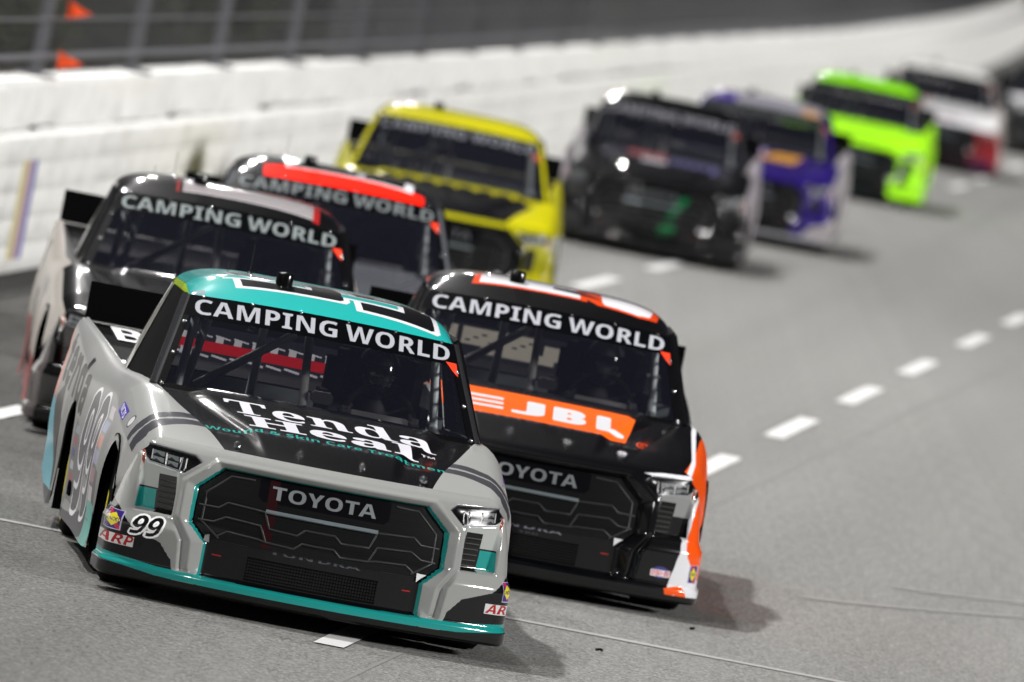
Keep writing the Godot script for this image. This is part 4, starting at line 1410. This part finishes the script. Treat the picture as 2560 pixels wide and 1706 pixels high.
func build_wall() -> void:
	var rng := RandomNumberGenerator.new()
	rng.seed = 21
	var tones := []
	var grime := FastNoiseLite.new()
	grime.seed = 31
	grime.frequency = 0.012
	grime.fractal_octaves = 5
	var gt := NoiseTexture2D.new()
	gt.width = 512
	gt.height = 512
	gt.seamless = true
	gt.noise = grime
	var gg := Gradient.new()
	gg.offsets = PackedFloat32Array([0.0, 0.3, 0.55, 1.0])
	gg.colors = PackedColorArray([Color(0.85, 0.85, 0.845), Color(0.94, 0.94, 0.935), Color(0.98, 0.98, 0.98), Color(1, 1, 1)])
	gt.color_ramp = gg
	for i in 4: tones.append(mat(Color(0.93, 0.93, 0.92).darkened(i * 0.007), 0.6))
	for m in tones:
		m.albedo_texture = gt
		m.uv1_triplanar = true
		m.uv1_world_triplanar = true
		m.uv1_scale = Vector3(0.5, 0.5, 0.22)
	var t := thing("safety_barrier", "long white steel tube barrier lining the outside of the turn", "barrier", wall_at(-24.0, 0, 0))
	var inv := Transform3D(Basis.IDENTITY, -t.position)
	var z := 49.0
	while z > -345.0:
		var l := 6.1 if z > -115.0 else 24.4
		for k in 5:
			var y := 0.02 + k * 0.205
			var e := 0.002
			var y1 := y + 0.2046
			part("steel_tube", swept(z, z - l + 0.006, 3.1, [Vector2(0.20, y), Vector2(e, y), Vector2(0, y + e), Vector2(0, y1 - e), Vector2(e, y1), Vector2(0.20, y1)]), tones[0], t, inv)
		z -= l
	var foam := mat(Color(0.86, 0.86, 0.86), 0.8)
	for i in 48:
		var zz := -22.0 - i * 2.05 - rng.randf() * 0.25
		var lm := 1.35 + rng.randf() * 0.4
		part("foam_block", swept(zz, zz - lm, 1.0, [Vector2(0.205, 0.2), Vector2(0.205, 0.90 + rng.randf() * 0.03), Vector2(0.60, 0.92 + rng.randf() * 0.06), Vector2(0.60, 0.2)]), foam, t, inv)
	part("back_plate", swept(49.0, -345.0, 4.0, [Vector2(0.21, 0.05), Vector2(0.21, 0.86), Vector2(0.595, 0.86)]), mat(Color(0.62, 0.62, 0.63), 0.8), t, inv)
	var c := thing("concrete_wall", "white concrete wall standing behind the tube barrier and carrying the fence", "wall", wall_at(-24.0, 0.61, 0))
	inv = Transform3D(Basis.IDENTITY, -c.position)
	z = 49.0
	while z > -345.0:
		var l := 4.0 if z > -115.0 else 16.0
		var top := 1.30 + rng.randf_range(-0.005, 0.005)
		part("wall_segment", swept(z, z - l + 0.006, 2.0, [Vector2(0.61, 0.0), Vector2(0.61, top - 0.03), Vector2(0.64, top), Vector2(0.97, top), Vector2(1.0, top - 0.03), Vector2(1.0, 0.0)]), tones[rng.randi() % 2], c, inv)
		z -= l
	# painted stripes on the barrier
	for q in [[-31.4, 0.42, 0.12, 0.87, 0.0, "yellow, red and blue vertical stripes painted on the barrier at the picture's left edge"], [-50.9, 0.40, 0.05, 0.66, 0.35, "small blurred yellow, red and blue stripes on the barrier above the red roofed truck"]]:
		var zz: float = q[0]
		var s := thing("painted_stripes", q[5], "wall marking", wall_at(zz, -0.004, 0.08), 0.0, "stripes painted on the barrier")
		var iv := Transform3D(Basis.IDENTITY, -s.position)
		for b in [["yellow_stripe", 0.0, 0.50, Color(0.84, 0.80, 0.54)], ["pale_stripe", 0.504, 0.32, Color(0.76, 0.72, 0.71)], ["red_stripe", 0.828, 0.30, Color(0.60, 0.40, 0.40)], ["pale_stripe", 1.132, 0.32, Color(0.74, 0.67, 0.69)], ["violet_stripe", 1.456, 0.22, Color(0.62, 0.60, 0.72)], ["blue_stripe", 1.68, 0.46, Color(0.36, 0.38, 0.68)]]:
			var k: float = q[1]
			part(b[0], swept(zz - b[1] * k, zz - (b[1] + b[2]) * k, 1.0, [Vector2(-0.004, q[2]), Vector2(-0.004, q[3])]), mat(b[3].lerp(Color(0.9, 0.9, 0.9), q[4]), 0.6), s, iv)

func build_fence() -> void:
	var m_post := mat(Color(0.33, 0.33, 0.35), 0.8)
	var m_wire := mat(Color(0.34, 0.34, 0.36), 0.7)
	var t := thing("catch_fence", "tall grey mesh safety fence on posts rising from the concrete wall", "fence", wall_at(-24.0, 0.82, 1.3))
	var inv := Transform3D(Basis.IDENTITY, -t.position)
	var z := 45.5
	while z > -345.0:
		var d := along(z)
		var inw := Vector3(d.z, 0, -d.x)
		var b := wall_at(z, 0.86, 1.29)
		part("post", tube([b, b + Vector3(0, 4.2, 0), b + Vector3(0, 5.4, 0) + inw * 0.5, b + Vector3(0, 6.0, 0) + inw * 1.3], 0.06, 8), m_post, t, inv)
		part("post_foot", box(Vector3(0.34, 0.03, 0.34), 0.006), m_post, t, Transform3D(Basis.IDENTITY, b + Vector3(0, 0.017, 0) - t.position))
		z -= 7.0
	for k in 16:
		var y := 1.48 + k * 0.30
		var pts := []
		for i in 66: pts.append(wall_at(46.0 - i * 6.0, 0.765, y))
		part("cable", tube(pts, 0.014 if k % 3 else 0.028, 5), m_wire, t, inv)
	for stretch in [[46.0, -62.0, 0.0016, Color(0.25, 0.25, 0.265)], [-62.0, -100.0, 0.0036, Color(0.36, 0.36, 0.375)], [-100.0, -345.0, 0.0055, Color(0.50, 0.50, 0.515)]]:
		var st := SurfaceTool.new()
		st.begin(Mesh.PRIMITIVE_TRIANGLES)
		var zz: float = stretch[0]
		while zz > stretch[1]:                                # woven mesh: slanting wires both ways
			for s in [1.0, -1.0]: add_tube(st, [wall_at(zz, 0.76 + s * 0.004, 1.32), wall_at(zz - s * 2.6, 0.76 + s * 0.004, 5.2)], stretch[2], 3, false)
			zz -= 0.10
		st.generate_normals()
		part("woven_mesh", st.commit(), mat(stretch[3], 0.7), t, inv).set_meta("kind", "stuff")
	# two pennants tied to a post
	var m_or := mat(Color(0.95, 0.32, 0.08), 0.8)
	m_or.cull_mode = BaseMaterial3D.CULL_DISABLED
	for q in [[1.795, 0.17, "upper small orange triangular pennant on the fence post at left"], [1.385, 0.165, "lower small orange triangular pennant on the fence post at left"]]:
		var p := wall_at(-38.5, 0.70, q[0])
		var f := thing("pennant", q[2], "flag", p, 0.0, "orange pennants on the fence")
		part("cloth", grid([[Vector3(0, 0, 0), Vector3(0.10, 0.035, 0.03), Vector3(0.195, 0.07, 0.0)], [Vector3(0, 0.075, 0.0), Vector3(0.09, 0.075, 0.035), Vector3(0.196, 0.072, 0.0)], [Vector3(-0.005, 0.15, 0.0), Vector3(0.09, 0.11, 0.03), Vector3(0.197, 0.074, 0.0)]]), m_or, f)
	for q in [[-107.5, 0.13, Color(0.62, 0.62, 0.66), "pale steel pole rising behind the fence right of the picture's middle"], [-166.0, 0.22, Color(0.06, 0.06, 0.07), "dark pole behind the fence towards the picture's right"]]:
		var p := wall_at(q[0], 1.3, 0.0)
		tag(part(String("fence_pole"), tube([Vector3(0, 0, 0), Vector3(0, 9, 0)], q[1], 10), mat(q[2], 0.5), self, Transform3D(Basis.IDENTITY, p)), q[3], "pole")

func tag(o: Node3D, label: String, category: String, group := "") -> void:
	o.name = numbered(String(o.name).rstrip("0123456789"))
	o.set_meta("label", label)
	o.set_meta("category", category)
	if group: o.set_meta("group", group)

func build_bank() -> void:
	var n := FastNoiseLite.new()
	n.seed = 11
	n.frequency = 0.12
	n.fractal_octaves = 4
	var st := SurfaceTool.new()
	st.begin(Mesh.PRIMITIVE_TRIANGLES)
	var offs := [1.0, 1.8, 2.6, 3.5, 4.5, 5.5, 7.0, 8.5, 10.0, 12.0, 14.0, 17.0, 20.0, 25.0, 32.0, 42.0]
	var nz := 150
	for j in nz + 1:
		var z := lerpf(40.0, -420.0, float(j) / nz)
		for a in offs:
			var p := wall_at(z, a, 0.05 + maxf(a - 2.2, 0.0) * 0.30 + n.get_noise_2d(a * 3.0, z) * 0.25 * sst(1.5, 4.0, a))
			var k := 0.5 + 0.5 * n.get_noise_2d(a * 5.0 + 40.0, z * 0.9)
			var g := lerpf(0.006, 0.034, clampf(k * 1.5 - 0.25, 0, 1))
			st.set_color(Color(g, g * 1.04, g * 0.86))
			st.add_vertex(p)
	var w := offs.size()
	for j in nz:
		for i in w - 1:
			var q := j * w + i
			for k in [q, q + 1, q + w + 1, q, q + w + 1, q + w]: st.add_index(k)
	st.generate_normals()
	var m := mat(Color.WHITE, 0.95)
	m.vertex_color_use_as_albedo = true
	m.metallic_specular = 0.05
	struct_("grass_bank", st.commit(), m)
	# shrubs on the bank
	var rng := RandomNumberGenerator.new()
	rng.seed = 4
	var lf := SurfaceTool.new()
	lf.begin(Mesh.PRIMITIVE_TRIANGLES)
	for i in 700:
		var d := Vector3(rng.randfn(), rng.randfn(), rng.randfn()).normalized()
		var r := pow(rng.randf(), 0.4) * (0.75 + 0.25 * sin(d.x * 5.0 + d.y * 4.0))
		var c := Vector3(d.x * r * 0.9, 0.85 + d.y * r * 0.8, d.z * r * 0.9)
		var a := Vector3(rng.randfn(), rng.randfn(), rng.randfn()).normalized() * 0.08
		var b := a.cross(Vector3(rng.randfn(), rng.randfn(), rng.randfn())).normalized() * 0.05
		for v in [c - a, c + b, c + a, c - a, c + a, c - b]: lf.add_vertex(v)
	lf.generate_normals()
	var leaf_mesh := lf.commit()
	var lm := mat(lin(0.045, 0.05, 0.022), 0.9)
	lm.metallic_specular = 0.1
	var stem := tube([Vector3(0, -0.3, 0), Vector3(0.03, 0.4, 0), Vector3(-0.02, 0.9, 0.03)], 0.035, 6)
	var bark := mat(lin(0.08, 0.06, 0.045), 0.9)
	var spots := [[-33.0, 3.2, 0.8, "dark shrub behind the fence at the picture's far left edge"], [-39.0, 4.6, 1.0, "dark shrub behind the fence just right of the two pennants"], [-45.0, 3.4, 0.9, "dark shrub behind the fence above the black truck with chrome stripe"], [-52.5, 5.0, 1.1, "dark shrub behind the fence left of the yellow truck"], [-60.0, 3.6, 0.9, "dark shrub behind the fence above the yellow truck's left corner"], [-70.0, 5.2, 1.2, "dark shrub behind the fence above the yellow truck's roof"], [-84.0, 4.0, 1.1, "dark shrub behind the fence left of the pale pole"], [-128.0, 5.0, 1.6, "dark shrub behind the fence between the pale and the dark pole"]]
	for s in spots:
		var p := wall_at(s[0], s[1], 0.05 + (s[1] - 2.2) * 0.30)
		var o := thing("shrub", s[3], "shrub", p, rng.randf() * TAU, "shrubs on the bank behind the fence")
		o.scale = Vector3.ONE * float(s[2])
		part("foliage", leaf_mesh, lm, o)
		part("stem", stem, bark, o)

# floodlight masts of the speedway, outside the turn and in the infield: real lamps at their real height
func floodlight(at: Vector3, aim: Vector3, height: float, energy: float, size: Vector2, label: String) -> void:
	var t := thing("floodlight_mast", label, "floodlight", at)
	part("mast", lathe([Vector2(0.3, 0.0), Vector2(0.16, height - 1.0), Vector2(0.0, height - 1.0)], 12), M.steel, t)
	var head := Vector3(0, height, 0)
	var look := Basis.looking_at(aim - (at + head), Vector3.UP)
	part("lamp_frame", box(Vector3(size.x + 0.3, size.y + 0.3, 0.15), 0.02), M.trim, t, Transform3D(look, head))
	var glow := mat(Color(1, 1, 1), 0.4)
	glow.emission_enabled = true
	glow.emission = Color(1.0, 0.97, 0.93)
	glow.emission_energy_multiplier = 6.0
	for i in 4:
		for j in 2:
			part("floodlight_lamp", cached("lamp%s" % str(size), func(): return box(Vector3(size.x / 4 * 0.86, size.y / 2 * 0.86, 0.04), 0.01)), glow, t, Transform3D(look, head + look * Vector3((i - 1.5) * size.x / 4, (j - 0.5) * size.y / 2, -0.10)))
	var a := AreaLight3D.new()
	a.name = "floodlight_beam"
	a.area_size = size
	a.area_normalize_energy = true
	a.light_energy = energy
	a.light_color = Color(1.0, 0.99, 0.98)
	a.area_range = 400.0
	a.area_attenuation = 2.0
	a.shadow_enabled = true
	a.transform = Transform3D(look, head + look * Vector3(0, 0, -0.2))
	t.add_child(a, true)

func _ready() -> void:
	# camera: a long lens from the infield, tilted with the banking
	var cam := Camera3D.new()
	cam.name = "camera"
	cam.fov = 3.1578
	cam.near = 1.0
	cam.far = 2000.0
	cam.transform = Transform3D(Basis(Vector3.RIGHT, deg_to_rad(-2.4185)) * Basis(Vector3.BACK, deg_to_rad(11.078)), Vector3(0, 4.117, 60.0))
	var lens := CameraAttributesPhysical.new()
	lens.frustum_focal_length = 435.0
	lens.frustum_focus_distance = 60.4
	lens.exposure_aperture = 3.5
	cam.attributes = lens
	add_child(cam)
	cam.current = true
	var env := Environment.new()
	env.background_mode = Environment.BG_SKY
	var sky := Sky.new()
	var sm := ProceduralSkyMaterial.new()
	sm.sky_top_color = Color(0.10, 0.105, 0.13)
	sm.sky_horizon_color = Color(0.19, 0.19, 0.21)
	sm.ground_bottom_color = Color(0.05, 0.05, 0.05)
	sm.ground_horizon_color = Color(0.10, 0.10, 0.10)
	sky.sky_material = sm
	env.sky = sky
	env.tonemap_mode = Environment.TONE_MAPPER_LINEAR
	env.tonemap_exposure = 1.0
	env.sdfgi_enabled = true
	env.ssao_enabled = true
	env.ssil_enabled = true
	var we := WorldEnvironment.new()
	we.name = "environment"
	we.environment = env
	add_child(we)
	# the far rows of lamps across the infield, low and even over the whole turn
	var sun := DirectionalLight3D.new()
	sun.name = "infield_floodlights"
	sun.light_energy = 1.0
	sun.light_color = Color(1.0, 0.99, 0.98)
	sun.light_angular_distance = 7.0
	sun.shadow_enabled = true
	sun.look_at_from_position(Vector3(0.85, 0.37, 0.30), Vector3.ZERO)
	add_child(sun)
	common_materials()
	plan_init()
	# masts outside the turn: their light throws the shadows to the inside
	for q in [[-25.0, 40.0, 2000.0, "tall floodlight mast outside the turn, ahead of the leading truck"], [-20.0, -12.0, 2100.0, "tall floodlight mast outside the turn, level with the second truck"], [-13.0, -43.5, 1800.0, "tall floodlight mast behind the fence beside the yellow truck"], [-15.5, -92.0, 2000.0, "tall floodlight mast behind the fence beside the lime truck"], [-13.0, -145.0, 2000.0, "tall floodlight mast behind the fence beside the rearmost truck"], [-7.0, -190.0, 2000.0, "tall floodlight mast behind the fence beyond the rearmost truck"]]:
		floodlight(Vector3(q[0], 0, q[1]), Vector3(wall_x(q[1] - 2.0) + 7.0, 0, q[1] - 2.0), 36.0, q[2], Vector2(3.2, 1.5), q[3])
	# ground
	struct_("ground", cached("ground", func(): return grid([[Vector3(-900, -0.3, 300), Vector3(900, -0.3, 300)], [Vector3(-900, -0.3, -1500), Vector3(900, -0.3, -1500)]])), mat(lin(0.04, 0.045, 0.03), 0.95))
	struct_("asphalt_track", track_mesh(), asphalt_material())
	var m_white := mat(Color(0.80, 0.80, 0.80), 0.55)
	var d1 := [0.66, -8.0, -21.6, -29.8, -38.0, -46.2, -55.4, -63.8, -72.0]
	for i in d1.size():
		var z: float = d1[i]
		tag(part("lane_dash", ribbon(lane_1, z, z - 4.1, 0.15, 0.006, 8, 0.004, i + 3), m_white), ["worn white dash under the leading truck's nose", "white dash of the inner lane line hidden between the first two trucks", "white dash beside the orange and black truck's headlight", "first white dash right of the orange and black truck, longest in view", "second white dash right of the orange and black truck", "third white dash of the inner lane line, counted from the orange and black truck", "fourth white dash of the inner lane line, counted from the orange and black truck", "white dash of the inner lane line cut by the picture's right edge", "white dash of the inner lane line beyond the picture's right edge"][i], "lane marking", "dashes of the inner lane line")
	var d2 := [-10.6, -18.8, -51.4, -59.6, -84.0, -100.4, -116.8, -125.0, -138.0]
	for i in d2.size():
		var z: float = d2[i]
		tag(part("lane_dash", ribbon(lane_2, z, z - 4.1, 0.15, 0.006, 8, 0.004, i + 30), m_white), ["white dash at the picture's left edge beside the third truck", "white dash of the outer lane line hidden under the trucks", "blurred white dash above the orange and black truck's roof", "blurred white dash under the dark truck with the green flash", "blurred white dash behind the purple truck", "blurred white dash beside the lime truck's far side", "blurred white dash between the lime and the red truck", "blurred white dash beside the red and white truck", "blurred white dash at the picture's right edge under the rearmost truck"][i], "lane marking", "dashes of the outer lane line")
	struct_("track_seam", ribbon(func(z): return -0.22 - 0.0893 * z, 20.0, -90.0, 0.026, 0.002, 60, 0.008, 2), mat(Color(0.43, 0.43, 0.42), 0.9))
	var cross := [[], []]
	for i in 40:
		var x := -6.5 + i * 0.4
		cross[0].append(Vector3(x, 0.004, -3.86 - 0.05 * maxf(x, -1.0) + 0.012 * sin(i * 2.1)))
		cross[1].append(Vector3(x, 0.004, -4.02 - 0.05 * maxf(x, -1.0) + 0.012 * sin(i * 1.3)))
	struct_("track_joint", grid(cross), mat(Color(0.57, 0.57, 0.565), 0.9))
	for q in [[1.9, -10.8, 1.45, 0.05], [2.5, -13.6, 1.6, -0.25]]:
		var rows := [[], []]
		for i in 12:
			var x: float = q[0] + q[2] * i / 11.0
			var z: float = q[1] - (2.4 + q[3]) * pow(i / 11.0, 1.2)
			rows[0].append(Vector3(x, 0.0045, z + 0.10))
			rows[1].append(Vector3(x, 0.0045, z - 0.10))
		struct_("tyre_mark", grid(rows), mat(Color(0.465, 0.465, 0.46), 0.9))
	for q in [[1757, 1.24, -5.92, "small black rubber scrap lying on the track right of the leading truck"], [1530, 0.74, -2.75, "tiny dark rubber scrap near the pale track joint right of the leader"]]:
		tag(part("rubber_scrap", cached("scrap%d" % q[0], func(): return tube([Vector3(-0.03, 0.008, 0.0), Vector3(-0.01, 0.014, 0.012), Vector3(0.012, 0.010, 0.004), Vector3(0.03, 0.008, -0.02)], 0.007, 6)), M.rubber, self, Transform3D(Basis(Vector3.UP, q[1]), Vector3(q[1], 0.0, q[2]))), q[3], "rubber scrap", "rubber scraps on the track")
	build_wall()
	build_fence()
	build_bank()
	# the field
	var cars := [
		{"id": 1, "near": true, "nose": Color(0.57, 0.58, 0.57), "accent": Color(0.10, 0.50, 0.48), "block": Color(0.12, 0.56, 0.54), "stripe": Color(0.10, 0.55, 0.53), "corner": BLACK, "hood": INK, "roof": Color(0.12, 0.66, 0.64), "side": Color(0.55, 0.555, 0.55), "pillar": Color(0.17, 0.17, 0.18), "rear": Color(0.55, 0.55, 0.53), "cheek": Color(0.66, 0.68, 0.67), "sticker": true,
			"label": "leading grey truck with teal roof band, black hood and number 99", "x": -0.73, "z": 0.0, "yaw": 6.4},
		{"id": 2, "near": true, "nose": Color(0.05, 0.05, 0.055), "outer": Color(0.95, 0.34, 0.07), "hood": INK, "roof": INK, "side": INK, "pillar": Color(0.05, 0.05, 0.055), "rear": Color(0.06, 0.06, 0.06), "cheek": Color(0.55, 0.56, 0.56), "low_word": Color(0.5, 0.5, 0.55), "sticker": true,
			"label": "black truck with an orange band across its hood, right of the leader", "x": 0.24, "z": -6.35, "yaw": 1.9},
		{"id": 3, "near": true, "nose": INK, "hood": INK, "roof": INK, "side": Color(0.62, 0.60, 0.58), "pillar": Color(0.05, 0.05, 0.055), "rear": Color(0.2, 0.2, 0.2), "banner": Color(0.50, 0.53, 0.53), "cheek": Color(0.2, 0.2, 0.2),
			"label": "black truck with pale dirty flank, directly behind the leading truck", "x": -1.69, "z": -12.0, "yaw": 3.3},
		{"id": 4, "near": true, "nose": Color(0.24, 0.25, 0.27), "hood": Color(0.28, 0.29, 0.31), "roof": Color(0.12, 0.12, 0.13), "side": Color(0.3, 0.3, 0.32), "pillar": Color(0.34, 0.35, 0.37), "rear": Color(0.2, 0.2, 0.2), "banner": Color(0.42, 0.44, 0.45),
			"label": "dark grey truck with a bright red band on the front of its roof", "x": -1.22, "z": -19.7, "yaw": 3.0},
		{"id": 5, "near": false, "nose": Color(0.58, 0.565, 0.06), "hood": INK, "roof": Color(0.66, 0.64, 0.07), "side": Color(0.60, 0.585, 0.10), "pillar": Color(0.68, 0.66, 0.06), "rear": Color(0.60, 0.58, 0.06), "banner": Color(0.42, 0.43, 0.46),
			"label": "yellow and black truck halfway down the field", "x": -0.75, "z": -40.8, "yaw": 0.5},
		{"id": 6, "near": false, "nose": BLACK, "hood": INK, "roof": INK, "side": Color(0.60, 0.58, 0.60), "pillar": Color(0.22, 0.22, 0.24), "rear": Color(0.5, 0.5, 0.5), "banner": Color(0.50, 0.50, 0.53),
			"label": "black truck with a slanted green flash on its grille, behind the yellow one", "x": 1.10, "z": -62.8, "yaw": -1.3},
		{"id": 7, "near": false, "nose": Color(0.14, 0.09, 0.37), "stripe": Color(0.5, 0.5, 0.52), "corner": Color(0.55, 0.53, 0.54), "hood": Color(0.15, 0.09, 0.37), "roof": Color(0.52, 0.51, 0.55), "side": Color(0.62, 0.60, 0.62), "pillar": Color(0.20, 0.12, 0.46), "rear": Color(0.5, 0.5, 0.5), "banner": Color(0.28, 0.30, 0.30),
			"label": "purple truck with a yellow mark on its hood", "x": 2.18, "z": -74.0, "yaw": -2.3},
		{"id": 8, "near": false, "nose": Color(0.62, 0.92, 0.12), "hood": Color(0.66, 0.98, 0.12), "roof": Color(0.52, 0.85, 0.10), "side": Color(0.62, 0.90, 0.12), "pillar": Color(0.28, 0.30, 0.30), "rear": Color(0.5, 0.5, 0.5), "banner": Color(0.10, 0.11, 0.12), "grille": Color(0.08, 0.10, 0.10),
			"label": "bright lime green truck far back in the field", "x": 3.85, "z": -100.0, "yaw": -2.2},
		{"id": 9, "near": false, "nose": Color(0.50, 0.08, 0.10), "hood": Color(0.80, 0.80, 0.81), "roof": Color(0.80, 0.80, 0.79), "fender": Color(0.8, 0.8, 0.8), "side": Color(0.62, 0.60, 0.58), "pillar": Color(0.70, 0.66, 0.66), "rear": Color(0.5, 0.5, 0.5), "banner": Color(0.16, 0.16, 0.18),
			"label": "white truck with a red nose, behind the lime green one", "x": 5.72, "z": -127.5, "yaw": -1.4},
		{"id": 10, "near": false, "nose": Color(0.10, 0.11, 0.11), "hood": Color(0.6, 0.6, 0.6), "roof": Color(0.07, 0.08, 0.07), "side": Color(0.2, 0.2, 0.2), "pillar": BLACK, "rear": BLACK, "banner": Color(0.12, 0.12, 0.13),
			"label": "rearmost dark truck cut off by the picture's right edge", "x": 8.25, "z": -150.0, "yaw": -1.0},
	]
	for L in cars:
		L.pillar_m = paint(L.pillar)
		L.corner_m = paint(L.rear)
		var t := make_truck(L, L.label, Vector3(L.x, 0, L.z), deg_to_rad(L.yaw))
		if L.id == 1: make_driver(t, "driver in dark suit and dark helmet at the wheel of the leading grey truck", Color(0.10, 0.10, 0.11), Color(0.10, 0.10, 0.11))
		if L.id == 2: make_driver(t, "driver with dark patterned helmet at the wheel of the orange and black truck", Color(0.12, 0.12, 0.15), Color(0.22, 0.22, 0.24))
